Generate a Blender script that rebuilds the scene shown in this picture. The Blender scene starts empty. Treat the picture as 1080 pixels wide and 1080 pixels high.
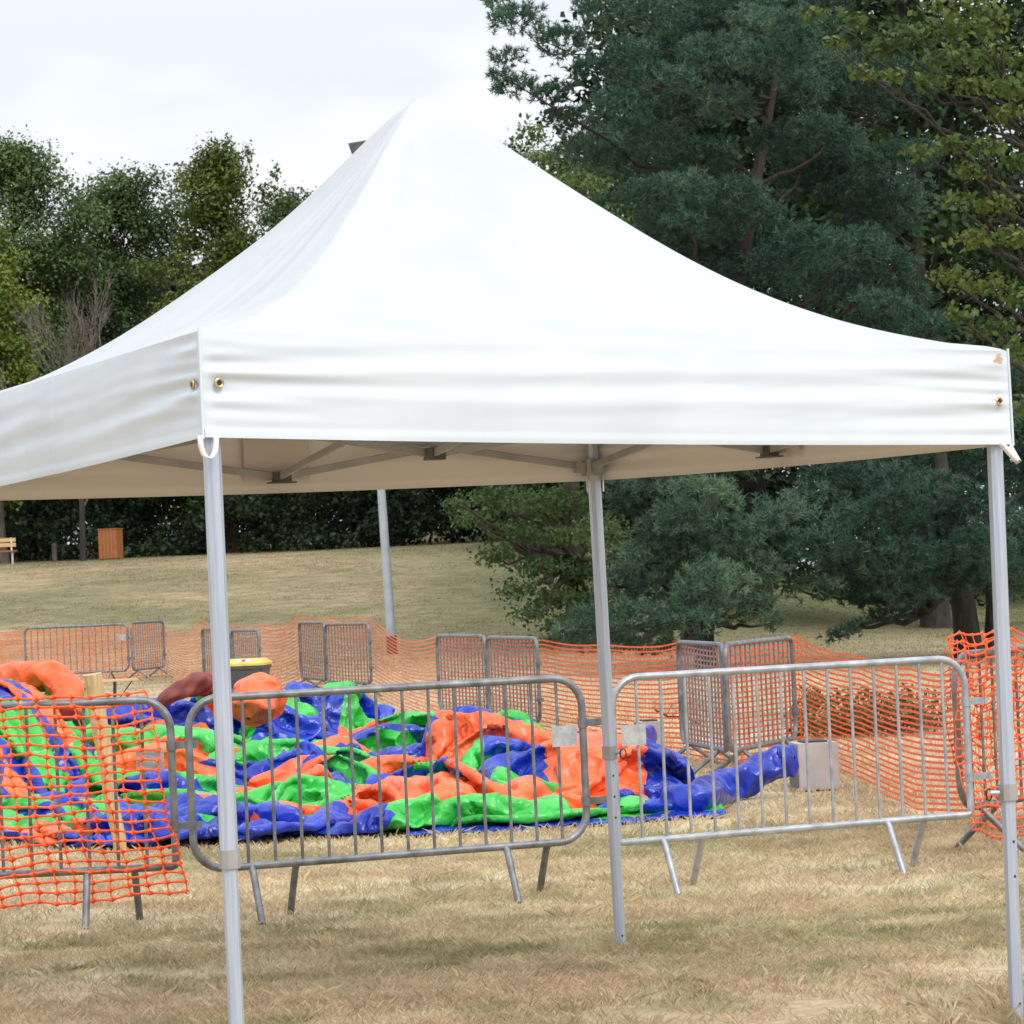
import bpy, math, random
import numpy as np
from mathutils import Vector, Matrix
R = math.radians
rng = np.random.default_rng(7)
random.seed(7)
sc = bpy.context.scene
col = sc.collection

# ------------------------------------------------------------------ camera model (photo is 1080 px square)
F_PX, PITCH, ROLL, CH = 3305.2, .0228, .045, 1.58
_cp, _sp = math.cos(PITCH), math.sin(PITCH)
FW = np.array([0, _cp, _sp]); UP0 = np.array([0, -_sp, _cp]); RT0 = np.array([1., 0, 0])
RT = RT0*math.cos(ROLL) - UP0*math.sin(ROLL)
UP = UP0*math.cos(ROLL) + RT0*math.sin(ROLL)

def ray(px, py):
    return FW + RT*(px-540)/F_PX + UP*(540-py)/F_PX
def at(px, py, Y):
    d = ray(px, py); t = Y/d[1]
    return np.array([0, 0, CH]) + d*t
def plane(px, py, z=0.):
    d = ray(px, py); t = (z-CH)/d[2]
    return np.array([0, 0, CH]) + d*t

def sstep(x, a, b):
    t = np.clip((x-a)/(b-a), 0, 1); return t*t*(3-2*t)

# value noise in numpy
def vnoise(x, y, seed=0):
    x = np.asarray(x, float); y = np.asarray(y, float)
    xi = np.floor(x).astype(np.int64); yi = np.floor(y).astype(np.int64)
    xf = x-xi; yf = y-yi
    def h(a, b):
        n = (a*374761393 + b*668265263 + seed*982451653) & 0xffffffff
        n = ((n ^ (n >> 13))*1274126177) & 0xffffffff
        return ((n ^ (n >> 16)) & 0xffff)/65535.
    u = xf*xf*(3-2*xf); v = yf*yf*(3-2*yf)
    return (h(xi, yi)*(1-u)+h(xi+1, yi)*u)*(1-v) + (h(xi, yi+1)*(1-u)+h(xi+1, yi+1)*u)*v
def fnoise(x, y, seed=0, o=3):
    s = 0; a = 1; t = 0
    for k in range(o):
        s = s + a*vnoise(x*2**k+17*k, y*2**k-9*k, seed+k); t += a; a *= .5
    return s/t

def terrain(x, y):
    x = np.asarray(x, float); y = np.asarray(y, float)
    left = 1-sstep(x, 4, 13)
    z = .14*sstep(y, 38, 50)*(1-sstep(x, 2, 6))
    z = z + left*3.0*sstep(y, 60, 114)
    z = z + left*1.2*sstep(y, 112, 150)
    z = z + (1-left)*1.6*sstep(y, 90, 160)
    z = z + .05*(fnoise(x*.35+5, y*.35, 3)-.5)*sstep(y, 8, 14)*sstep(y, 24, 34) + .25*(fnoise(x*.08, y*.08, 5)-.5)*sstep(y, 60, 90)
    z = z + .02*(fnoise(x*1.3, y*1.3, 9)-.5)
    return z
def T(x, y): return float(terrain(x, y))
def ground(px, py):
    d = ray(px, py); o = np.array([0, 0, CH]); t = 8.
    while t < 400:
        p = o+d*t
        if p[2] <= T(p[0], p[1]): break
        t += .1
    p = o+d*t; p[2] = T(p[0], p[1]); return p

# ------------------------------------------------------------------ materials
def new_mat(name):
    m = bpy.data.materials.new(name); m.use_nodes = True
    nt = m.node_tree; nt.nodes.clear()
    out = nt.nodes.new('ShaderNodeOutputMaterial'); b = nt.nodes.new('ShaderNodeBsdfPrincipled')
    nt.links.new(b.outputs[0], out.inputs[0])
    return m, nt, b
def noise_mat(name, c1, c2, scale=5., rough=.6, metallic=0., bump=0., bscale=None, spec=.5, lo=.35, hi=.65, c3=None, stretch=None, bdist=.01, translucent=0.):
    m, nt, b = new_mat(name)
    tc = nt.nodes.new('ShaderNodeTexCoord'); co = tc.outputs['Object']
    if stretch:
        mp = nt.nodes.new('ShaderNodeMapping'); mp.inputs['Scale'].default_value = stretch
        nt.links.new(co, mp.inputs[0]); co = mp.outputs[0]
    n = nt.nodes.new('ShaderNodeTexNoise'); n.inputs['Scale'].default_value = scale; n.inputs['Detail'].default_value = 6
    nt.links.new(co, n.inputs[0])
    r = nt.nodes.new('ShaderNodeValToRGB'); e = r.color_ramp.elements
    e[0].position = lo; e[0].color = (*c1, 1); e[1].position = hi; e[1].color = (*c2, 1)
    if c3:
        k = e.new(min(.98, hi+.12)); k.color = (*c3, 1)
    nt.links.new(n.outputs['Fac'], r.inputs[0]); nt.links.new(r.outputs[0], b.inputs['Base Color'])
    b.inputs['Roughness'].default_value = rough; b.inputs['Metallic'].default_value = metallic
    b.inputs['Specular IOR Level'].default_value = spec
    if bump:
        n2 = nt.nodes.new('ShaderNodeTexNoise'); n2.inputs['Scale'].default_value = bscale or scale*4; n2.inputs['Detail'].default_value = 5
        nt.links.new(co, n2.inputs[0])
        bp = nt.nodes.new('ShaderNodeBump'); bp.inputs['Strength'].default_value = bump; bp.inputs['Distance'].default_value = bdist
        nt.links.new(n2.outputs['Fac'], bp.inputs['Height']); nt.links.new(bp.outputs[0], b.inputs['Normal'])
    if translucent:
        out = [x for x in nt.nodes if x.type == 'OUTPUT_MATERIAL'][0]
        t = nt.nodes.new('ShaderNodeBsdfTranslucent'); nt.links.new(r.outputs[0], t.inputs[0])
        mx = nt.nodes.new('ShaderNodeMixShader'); mx.inputs[0].default_value = translucent
        nt.links.new(b.outputs[0], mx.inputs[1]); nt.links.new(t.outputs[0], mx.inputs[2]); nt.links.new(mx.outputs[0], out.inputs[0])
    return m

M = {}
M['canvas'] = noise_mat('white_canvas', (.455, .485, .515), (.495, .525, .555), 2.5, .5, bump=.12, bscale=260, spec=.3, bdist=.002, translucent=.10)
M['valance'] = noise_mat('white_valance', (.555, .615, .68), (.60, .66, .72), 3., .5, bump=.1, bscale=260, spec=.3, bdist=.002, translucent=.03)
M['lining'] = noise_mat('pinkish_beige_lining', (.50, .44, .39), (.56, .50, .45), 3, .7)
M['webbing'] = noise_mat('white_webbing', (.7, .7, .7), (.82, .82, .82), 60, .8)
M['alu'] = noise_mat('brushed_aluminium', (.37, .42, .51), (.46, .51, .60), 3, .38, .35, bump=.15, bscale=40, stretch=(30, 30, 1), bdist=.002)
M['alu_dark'] = noise_mat('dull_aluminium', (.27, .265, .26), (.35, .34, .335), 9, .5, .3)
M['black_plastic'] = noise_mat('black_plastic', (.015, .015, .016), (.03, .03, .03), 20, .5)
M['grey_plastic'] = noise_mat('grey_bracket_plastic', (.05, .05, .048), (.09, .085, .08), 20, .5)
M['galv'] = noise_mat('weathered_galvanised_steel', (.13, .135, .14), (.24, .25, .26), 14, .5, .5, c3=(.32, .33, .34), bump=.15, bscale=120, bdist=.002)
M['galv_bright'] = noise_mat('bright_galvanised_steel', (.27, .29, .31), (.42, .44, .47), 14, .42, .5, c3=(.50, .52, .55), bump=.12, bscale=120, bdist=.002)
M['galv_plate'] = noise_mat('galvanised_plate', (.34, .36, .37), (.50, .52, .53), 30, .45, .5, bump=.1, bscale=90)
M['brass'] = noise_mat('brass_eyelet', (.40, .28, .12), (.60, .45, .22), 60, .35, .8)
M['tape'] = noise_mat('brown_tape', (.42, .27, .17), (.55, .38, .25), 60, .7)
M['scuff'] = noise_mat('reddish_scuff', (.55, .38, .32), (.7, .58, .52), 60, .8)
M['net'] = noise_mat('orange_mesh_plastic', (.86, .085, .012), (.92, .14, .02), 6, .42, translucent=.15)
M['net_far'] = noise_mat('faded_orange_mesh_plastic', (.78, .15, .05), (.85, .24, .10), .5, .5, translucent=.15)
M['vinyl_o'] = noise_mat('orange_vinyl', (.76, .10, .022), (.86, .16, .045), 1.5, .36, bump=.45, bscale=9, bdist=.03)
M['vinyl_g'] = noise_mat('green_vinyl', (.022, .37, .04), (.045, .47, .07), 1.5, .34, bump=.45, bscale=9, bdist=.03)
M['vinyl_b'] = noise_mat('blue_vinyl', (.003, .019, .27), (.006, .038, .42), 1.5, .29, bump=.45, bscale=9, bdist=.03)
for k_ in ('vinyl_o', 'vinyl_g', 'vinyl_b'):        # crumpled facets with straight creases
    nt = M[k_].node_tree; b = [x for x in nt.nodes if x.type == 'BSDF_PRINCIPLED'][0]
    old = b.inputs['Normal'].links[0].from_node; tcn = nt.nodes.new('ShaderNodeTexCoord')
    wn = nt.nodes.new('ShaderNodeTexNoise'); wn.inputs['Scale'].default_value = 1.7; nt.links.new(tcn.outputs['Object'], wn.inputs[0])
    ad = nt.nodes.new('ShaderNodeVectorMath'); ad.operation = 'MULTIPLY_ADD'; ad.inputs[1].default_value = (.5, .5, .5)
    nt.links.new(wn.outputs['Color'], ad.inputs[0]); nt.links.new(tcn.outputs['Object'], ad.inputs[2])
    prev = old
    for sc_, ds in ((3.1, .11), (7.5, .035)):
        vo = nt.nodes.new('ShaderNodeTexVoronoi'); vo.inputs['Scale'].default_value = sc_; nt.links.new(ad.outputs[0], vo.inputs['Vector'])
        bp = nt.nodes.new('ShaderNodeBump'); bp.inputs['Strength'].default_value = .8; bp.inputs['Distance'].default_value = ds
        nt.links.new(vo.outputs['Distance'], bp.inputs['Height']); nt.links.new(prev.outputs[0], bp.inputs['Normal']); prev = bp
    nt.links.new(prev.outputs[0], b.inputs['Normal'])
M['vinyl_k'] = noise_mat('black_vinyl', (.012, .012, .02), (.03, .03, .05), 1.5, .4)
M['red_mesh'] = noise_mat('dark_red_netting', (.10, .018, .015), (.20, .045, .035), 8, .8, bump=.4, bscale=60)
M['box_metal'] = noise_mat('light_grey_sheet_metal', (.36, .35, .35), (.43, .42, .41), 6, .5, .15)
M['box_dark'] = noise_mat('dark_grey_sheet_metal', (.12, .13, .14), (.18, .19, .20), 6, .5, .15)
M['bin_body'] = noise_mat('dark_grey_bin_plastic', (.045, .047, .05), (.07, .07, .075), 8, .5)
M['bin_lid'] = noise_mat('yellow_bin_plastic', (.58, .40, .07), (.68, .48, .12), 8, .45)
M['white_paint'] = noise_mat('white_label', (.72, .72, .72), (.82, .82, .82), 20, .6)
M['dark_red'] = noise_mat('dark_red_print', (.22, .03, .02), (.3, .05, .03), 20, .6)
M['stake'] = noise_mat('pale_peeled_wood', (.40, .28, .13), (.56, .42, .22), 8, .75, stretch=(6, 6, 1), bump=.4, bscale=18)
M['plank'] = noise_mat('varnished_plank', (.48, .30, .13), (.60, .40, .20), 6, .6, stretch=(1, 8, 8))
M['brownwood'] = noise_mat('brown_stained_wood', (.26, .085, .025), (.36, .13, .04), 6, .6, stretch=(8, 8, 1))
M['lamp_steel'] = noise_mat('pale_grey_mast_steel', (.36, .41, .46), (.46, .51, .56), 3, .5, .2)
M['rust'] = noise_mat('red_brown_primer', (.15, .05, .035), (.22, .08, .05), 9, .8)
M['lamp_dark'] = noise_mat('dark_lamp_housing', (.05, .05, .055), (.08, .08, .09), 9, .5)
M['glass'] = noise_mat('floodlight_glass', (.05, .055, .06), (.08, .085, .09), 9, .35)
M['bark'] = noise_mat('grey_brown_bark', (.045, .035, .028), (.10, .08, .06), 9, .9, bump=.8, bscale=25, stretch=(1, 1, .25), bdist=.04)
M['bark_pine'] = noise_mat('reddish_pine_bark', (.018, .013, .011), (.042, .029, .022), 7, .9, bump=.8, bscale=20, stretch=(1, 1, .4), bdist=.04)
M['bark_dark'] = noise_mat('dark_bark', (.018, .015, .012), (.04, .033, .027), 9, .9, bump=.8, bscale=20, stretch=(1, 1, .3), bdist=.04)
M['twig'] = noise_mat('pale_dry_twigs', (.10, .085, .07), (.19, .165, .135), 5, .9)

# the cover's inner side is coloured beige, its outer side white
for k_ in ('canvas', 'valance'):
    nt = M[k_].node_tree; b = [x for x in nt.nodes if x.type == 'BSDF_PRINCIPLED'][0]
    src = b.inputs['Base Color'].links[0].from_socket
    ge = nt.nodes.new('ShaderNodeNewGeometry'); mxr = nt.nodes.new('ShaderNodeMix'); mxr.data_type = 'RGBA'
    fac = ge.outputs['Backfacing']
    if k_ == 'canvas': pass
    nt.links.new(fac, mxr.inputs['Factor']); nt.links.new(src, mxr.inputs[6]); mxr.inputs[7].default_value = (.66, .61, .54, 1)
    nt.links.new(mxr.outputs[2], b.inputs['Base Color'])

def leaf_mat(name, c1, c2, c3, scale=.6, tr=.22, rough=.55):
    """leaf colour varies from leaf to leaf (attribute v) and slowly over the crown"""
    m, nt, b = new_mat(name)
    at_ = nt.nodes.new('ShaderNodeAttribute'); at_.attribute_name = 'v'
    tc = nt.nodes.new('ShaderNodeTexCoord')
    n = nt.nodes.new('ShaderNodeTexNoise'); n.inputs['Scale'].default_value = scale; n.inputs['Detail'].default_value = 3
    nt.links.new(tc.outputs['Object'], n.inputs[0])
    ad = nt.nodes.new('ShaderNodeMath'); ad.operation = 'MULTIPLY_ADD'; ad.inputs[1].default_value = .55
    sb = nt.nodes.new('ShaderNodeMath'); sb.operation = 'SUBTRACT'; sb.inputs[1].default_value = .28
    nt.links.new(at_.outputs['Fac'], ad.inputs[0]); nt.links.new(n.outputs['Fac'], sb.inputs[0])
    nt.links.new(sb.outputs[0], ad.inputs[2])
    r = nt.nodes.new('ShaderNodeValToRGB'); e = r.color_ramp.elements
    e[0].position = .15; e[0].color = (*c1, 1); e[1].position = .85; e[1].color = (*c3, 1)
    k = e.new(.5); k.color = (*c2, 1)
    nt.links.new(ad.outputs[0], r.inputs[0]); nt.links.new(r.outputs[0], b.inputs['Base Color'])
    b.inputs['Roughness'].default_value = rough; b.inputs['Specular IOR Level'].default_value = .25
    out = [x for x in nt.nodes if x.type == 'OUTPUT_MATERIAL'][0]
    t = nt.nodes.new('ShaderNodeBsdfTranslucent'); nt.links.new(r.outputs[0], t.inputs[0])
    mx = nt.nodes.new('ShaderNodeMixShader'); mx.inputs[0].default_value = tr
    nt.links.new(b.outputs[0], mx.inputs[1]); nt.links.new(t.outputs[0], mx.inputs[2]); nt.links.new(mx.outputs[0], out.inputs[0])
    return m
M['needle'] = leaf_mat('blue_green_pine_needles', (.022, .052, .036), (.052, .108, .070), (.150, .240, .155), .5, .2)
M['needle2'] = leaf_mat('mid_green_pine_needles', (.028, .062, .038), (.074, .138, .084), (.19, .29, .165), .5, .22)
M['leaf_dark'] = leaf_mat('dark_green_leaves', (.030, .058, .020), (.058, .104, .036), (.105, .16, .05), .35)
M['leaf_mid'] = leaf_mat('mid_green_leaves', (.042, .080, .028), (.082, .140, .044), (.135, .20, .06), .35)
M['leaf_olive'] = leaf_mat('olive_green_leaves', (.040, .070, .014), (.085, .120, .022), (.16, .19, .035), .35)
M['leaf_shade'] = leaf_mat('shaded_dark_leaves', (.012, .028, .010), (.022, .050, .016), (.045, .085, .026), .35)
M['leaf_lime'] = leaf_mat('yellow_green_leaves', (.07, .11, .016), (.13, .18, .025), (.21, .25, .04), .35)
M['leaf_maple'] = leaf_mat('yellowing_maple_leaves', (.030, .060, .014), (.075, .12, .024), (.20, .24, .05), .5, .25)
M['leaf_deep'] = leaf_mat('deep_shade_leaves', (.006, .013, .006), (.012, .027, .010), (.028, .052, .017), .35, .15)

def grass_nodes(nt, co):
    """shared colour of the dry lawn, by position: straw, greener patches, bare soil, painted tree shade"""
    def noise(s, d=5, off=(0, 0, 0)):
        mp = nt.nodes.new('ShaderNodeMapping'); mp.inputs['Location'].default_value = off
        nt.links.new(co, mp.inputs[0])
        n = nt.nodes.new('ShaderNodeTexNoise'); n.inputs['Scale'].default_value = s; n.inputs['Detail'].default_value = d
        nt.links.new(mp.outputs[0], n.inputs[0]); return n.outputs['Fac']
    def ramp(f, stops):
        r = nt.nodes.new('ShaderNodeValToRGB'); e = r.color_ramp.elements
        e[0].position, e[0].color = stops[0][0], (*stops[0][1], 1); e[1].position, e[1].color = stops[-1][0], (*stops[-1][1], 1)
        for p, c in stops[1:-1]:
            k = e.new(p); k.color = (*c, 1)
        nt.links.new(f, r.inputs[0]); return r.outputs[0]
    def mix(f, a, b):
        x = nt.nodes.new('ShaderNodeMix'); x.data_type = 'RGBA'
        nt.links.new(f, x.inputs['Factor']); nt.links.new(a, x.inputs[6]); nt.links.new(b, x.inputs[7]); return x.outputs[2]
    straw = ramp(noise(3.2, 8), [(.3, (.37, .30, .18)), (.5, (.50, .415, .27)), (.72, (.61, .54, .38))])
    green = ramp(noise(6., 6, (3, 1, 0)), [(.3, (.16, .16, .075)), (.7, (.34, .31, .165))])
    soil = ramp(noise(14., 8, (7, 2, 0)), [(.3, (.37, .275, .18)), (.7, (.57, .44, .305))])
    gm = ramp(noise(.55, 5, (11, 4, 0)), [(.48, (0, 0, 0)), (.70, (.8, .8, .8))])
    sm = ramp(noise(.8, 6, (2, 9.5, 0)), [(.52, (0, 0, 0)), (.66, (.75, .75, .75))])
    # far lawn: weathered, greener by broad patches, the trees' shade painted in as darker green
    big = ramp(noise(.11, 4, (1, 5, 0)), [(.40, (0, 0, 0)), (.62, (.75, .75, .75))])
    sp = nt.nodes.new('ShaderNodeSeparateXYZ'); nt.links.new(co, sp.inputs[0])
    tree_shade = nt.nodes.new('ShaderNodeMapRange'); tree_shade.interpolation_type = 'SMOOTHSTEP'; tree_shade.inputs['From Min'].default_value = -7; tree_shade.inputs['From Max'].default_value = 1; tree_shade.inputs['To Max'].default_value = 1.0  # shade under the trees on the slope, put into the grass colour
    nt.links.new(sp.outputs[0], tree_shade.inputs[0]); gx_ = nt.nodes.new('ShaderNodeMath'); gx_.operation = 'MAXIMUM'; nt.links.new(tree_shade.outputs[0], gx_.inputs[0]); nt.links.new(big, gx_.inputs[1])
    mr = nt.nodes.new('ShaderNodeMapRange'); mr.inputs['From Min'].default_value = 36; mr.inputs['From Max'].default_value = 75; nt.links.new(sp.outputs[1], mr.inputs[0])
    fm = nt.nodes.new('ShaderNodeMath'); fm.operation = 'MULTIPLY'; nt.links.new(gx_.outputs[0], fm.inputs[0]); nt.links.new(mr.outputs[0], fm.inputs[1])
    def band(lo, hi, f):
        m1 = nt.nodes.new('ShaderNodeMapRange'); m1.interpolation_type = 'SMOOTHSTEP'; m1.inputs['From Min'].default_value = lo; m1.inputs['From Max'].default_value = hi
        nt.links.new(sp.outputs[1], m1.inputs[0]); m2 = nt.nodes.new('ShaderNodeMath'); m2.operation = 'MULTIPLY'; nt.links.new(m1.outputs[0], m2.inputs[0]); nt.links.new(f, m2.inputs[1]); return m2.outputs[0]
    def vmax(a, b):
        m_ = nt.nodes.new('ShaderNodeMath'); m_.operation = 'MAXIMUM'; nt.links.new(a, m_.inputs[0]); nt.links.new(b, m_.inputs[1]); return m_.outputs[0]
    worn = band(13.6, 12.2, ramp(noise(2.1, 6, (4, 3, 0)), [(.38, (0, 0, 0)), (.56, (.9, .9, .9))]))
    near_green = band(16.4, 14.6, ramp(noise(1.7, 6, (6, 8, 0)), [(.44, (0, 0, 0)), (.62, (.8, .8, .8))]))  # greener in patches towards the camera
    near = mix(vmax(sm, worn), mix(vmax(gm, near_green), straw, green), soil)
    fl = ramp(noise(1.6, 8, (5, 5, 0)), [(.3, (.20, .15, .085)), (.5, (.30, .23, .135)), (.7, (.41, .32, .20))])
    gl = ramp(noise(2.2, 8, (8, 1, 0)), [(.3, (.075, .085, .036)), (.7, (.17, .17, .08))])  # dark green of the far patches and of the painted tree shade
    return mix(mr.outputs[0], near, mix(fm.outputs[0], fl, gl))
def lawn_mat(name, blades):
    m, nt, b = new_mat(name)
    tc = nt.nodes.new('ShaderNodeTexCoord')
    c = grass_nodes(nt, tc.outputs['Object'])
    if blades:
        a = nt.nodes.new('ShaderNodeAttribute'); a.attribute_name = 'v'
        mr = nt.nodes.new('ShaderNodeMapRange'); mr.inputs['To Min'].default_value = .85; mr.inputs['To Max'].default_value = 1.55
        nt.links.new(a.outputs['Fac'], mr.inputs[0])
        hs = nt.nodes.new('ShaderNodeHueSaturation'); nt.links.new(mr.outputs[0], hs.inputs['Value']); nt.links.new(c, hs.inputs['Color'])
        nt.links.new(hs.outputs[0], b.inputs['Base Color'])
        out = [x for x in nt.nodes if x.type == 'OUTPUT_MATERIAL'][0]
        t = nt.nodes.new('ShaderNodeBsdfTranslucent'); nt.links.new(hs.outputs[0], t.inputs[0])
        mx = nt.nodes.new('ShaderNodeMixShader'); mx.inputs[0].default_value = .5
        nt.links.new(b.outputs[0], mx.inputs[1]); nt.links.new(t.outputs[0], mx.inputs[2]); nt.links.new(mx.outputs[0], out.inputs[0])
    else:
        nt.links.new(c, b.inputs['Base Color'])
        n = nt.nodes.new('ShaderNodeTexNoise'); n.inputs['Scale'].default_value = 22; n.inputs['Detail'].default_value = 8
        nt.links.new(tc.outputs['Object'], n.inputs[0])
        bp = nt.nodes.new('ShaderNodeBump'); bp.inputs['Strength'].default_value = .7; bp.inputs['Distance'].default_value = .04
        nt.links.new(n.outputs['Fac'], bp.inputs['Height']); nt.links.new(bp.outputs[0], b.inputs['Normal'])
    b.inputs['Roughness'].default_value = .9; b.inputs['Specular IOR Level'].default_value = .15
    return m
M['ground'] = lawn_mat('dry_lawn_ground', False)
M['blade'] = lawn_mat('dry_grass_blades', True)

# ------------------------------------------------------------------ mesh helpers
class MB:
    def __init__(s): s.v = []; s.f = []; s.m = []
    def add(s, v, f, mi=0):
        o = len(s.v); s.v += [tuple(map(float, p)) for p in v]; s.f += [tuple(i+o for i in q) for q in f]; s.m += [mi]*len(f)
    def box(s, c, size, rot=None, mi=0, chamfer=0.):
        x, y, z = [a/2 for a in size]; h = min(chamfer, x*.9, y*.9)
        if h: ring = [(-x+h, -y), (x-h, -y), (x, -y+h), (x, y-h), (x-h, y), (-x+h, y), (-x, y-h), (-x, -y+h)]
        else: ring = [(-x, -y), (x, -y), (x, y), (-x, y)]
        n = len(ring)
        vs = [Vector((a, b, -z)) for a, b in ring]+[Vector((a, b, z)) for a, b in ring]
        fs = [(i, (i+1) % n, n+(i+1) % n, n+i) for i in range(n)]+[tuple(range(n-1, -1, -1)), tuple(range(n, 2*n))]
        if rot is not None: vs = [rot @ v for v in vs]
        c = Vector(c); s.add([v+c for v in vs], fs, mi); return s
    def beam(s, a, b, w, h, up=(0, 0, 1), mi=0, chamfer=0.):
        a = Vector(a); b = Vector(b); d = (b-a); L = d.length; z = d.normalized()
        x = Vector(up).cross(z)
        if x.length < 1e-4: x = Vector((1, 0, 0)).cross(z)
        x.normalize(); y = z.cross(x)
        rot = Matrix((x, y, z)).transposed()
        return s.box((a+b)/2, (w, h, L), rot, mi, chamfer)
    def tube(s, path, r, n=8, closed=False, cap=True, mi=0):
        P = [Vector(p) for p in path]; k = len(P); rr = r if hasattr(r, '__len__') else [r]*k
        tang = []
        for i in range(k):
            a = P[(i-1) % k] if closed or i > 0 else P[i]; b = P[(i+1) % k] if closed or i < k-1 else P[i]
            tang.append((b-a).normalized())
        up = Vector((0, 0, 1)) if abs(tang[0].z) < .9 else Vector((0, 1, 0))
        x = tang[0].cross(up).normalized(); vs = []
        for i in range(k):
            t = tang[i]; x = (x-t*x.dot(t)).normalized(); y = t.cross(x)
            for j in range(n):
                a = 2*math.pi*j/n; vs.append(P[i]+(x*math.cos(a)+y*math.sin(a))*rr[i])
        fs = []
        for i in range(k if closed else k-1):
            for j in range(n):
                i2 = (i+1) % k; fs.append((i*n+j, i*n+(j+1) % n, i2*n+(j+1) % n, i2*n+j))
        if cap and not closed: fs += [tuple(range(n-1, -1, -1)), tuple(range((k-1)*n, k*n))]
        s.add(vs, fs, mi); return s
    def build(s, name, mats, parent=None, smooth=True):
        me = bpy.data.meshes.new(name); me.from_pydata(s.v, [], s.f)
        if not isinstance(mats, (list, tuple)): mats = [mats]
        for m in mats: me.materials.append(m)
        if len(mats) > 1: me.polygons.foreach_set('material_index', s.m)
        if smooth:
            me.polygons.foreach_set('use_smooth', [True]*len(s.f)); me.update()
            try: me.set_sharp_from_angle(angle=R(38))
            except Exception: pass
        o = bpy.data.objects.new(name, me); col.objects.link(o)
        if parent is not None: o.parent = parent
        return o
def np_mesh(name, V, Fq, mats, parent=None, v_attr=None, mi=None, smooth=False):
    """V (n,3), Fq (m,k) arrays"""
    me = bpy.data.meshes.new(name); n = len(V); m, k = Fq.shape
    me.vertices.add(n); me.vertices.foreach_set('co', np.ascontiguousarray(V, np.float32).ravel())
    me.loops.add(m*k); me.loops.foreach_set('vertex_index', np.ascontiguousarray(Fq, np.int32).ravel())
    me.polygons.add(m); me.polygons.foreach_set('loop_start', np.arange(m, dtype=np.int32)*k)
    me.polygons.foreach_set('loop_total', np.full(m, k, np.int32))
    if not isinstance(mats, (list, tuple)): mats = [mats]
    for x in mats: me.materials.append(x)
    if mi is not None: me.polygons.foreach_set('material_index', np.asarray(mi, np.int32))
    if smooth: me.polygons.foreach_set('use_smooth', np.ones(m, bool))
    if v_attr is not None:
        a = me.attributes.new('v', 'FLOAT', 'POINT'); a.data.foreach_set('value', np.asarray(v_attr, np.float32))
    me.update(calc_edges=True); me.validate()
    o = bpy.data.objects.new(name, me); col.objects.link(o)
    if parent is not None: o.parent = parent
    return o
def tag(o, label=None, cat=None, group=None, kind=None):
    if label: o['label'] = label
    if cat: o['category'] = cat
    if group: o['group'] = group
    if kind: o['kind'] = kind
    return o
def empty(name, loc, rz=0., label=None, cat=None, group=None):
    o = bpy.data.objects.new(name, None); col.objects.link(o); o.empty_display_size = .1
    o.location = tuple(map(float, loc)); o.rotation_euler = (0, 0, rz); return tag(o, label, cat, group)
CH_OF = {}
def copy_tree(o, parent=None):
    c = o.copy(); col.objects.link(c)
    if parent is not None: c.parent = parent
    for ch in o.children: copy_tree(ch, c)
    return c

# ------------------------------------------------------------------ ground
def axis(fine0, fine1, step, far, grow=1.18):
    a = list(np.arange(fine0, fine1+step/2, step)); s = step; x = a[-1]
    while x < far: s *= grow; x += s; a.append(x)
    s = step; x = a[0]; b = []
    while x > -far: s *= grow; x -= s; b.append(x)
    return np.array(b[::-1]+a)
gx = axis(-6, 6, .12, 900); gy = axis(9, 40, .16, 1200, 1.06)
X, Y = np.meshgrid(gx, gy); Z = terrain(X, Y)
nx, ny = len(gx), len(gy); idx = np.arange(nx*ny).reshape(ny, nx)
q = np.stack([idx[:-1, :-1], idx[:-1, 1:], idx[1:, 1:], idx[1:, :-1]], -1).reshape(-1, 4)
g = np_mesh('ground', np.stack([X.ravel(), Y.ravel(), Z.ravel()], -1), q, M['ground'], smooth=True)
tag(g, kind='structure')

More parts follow.
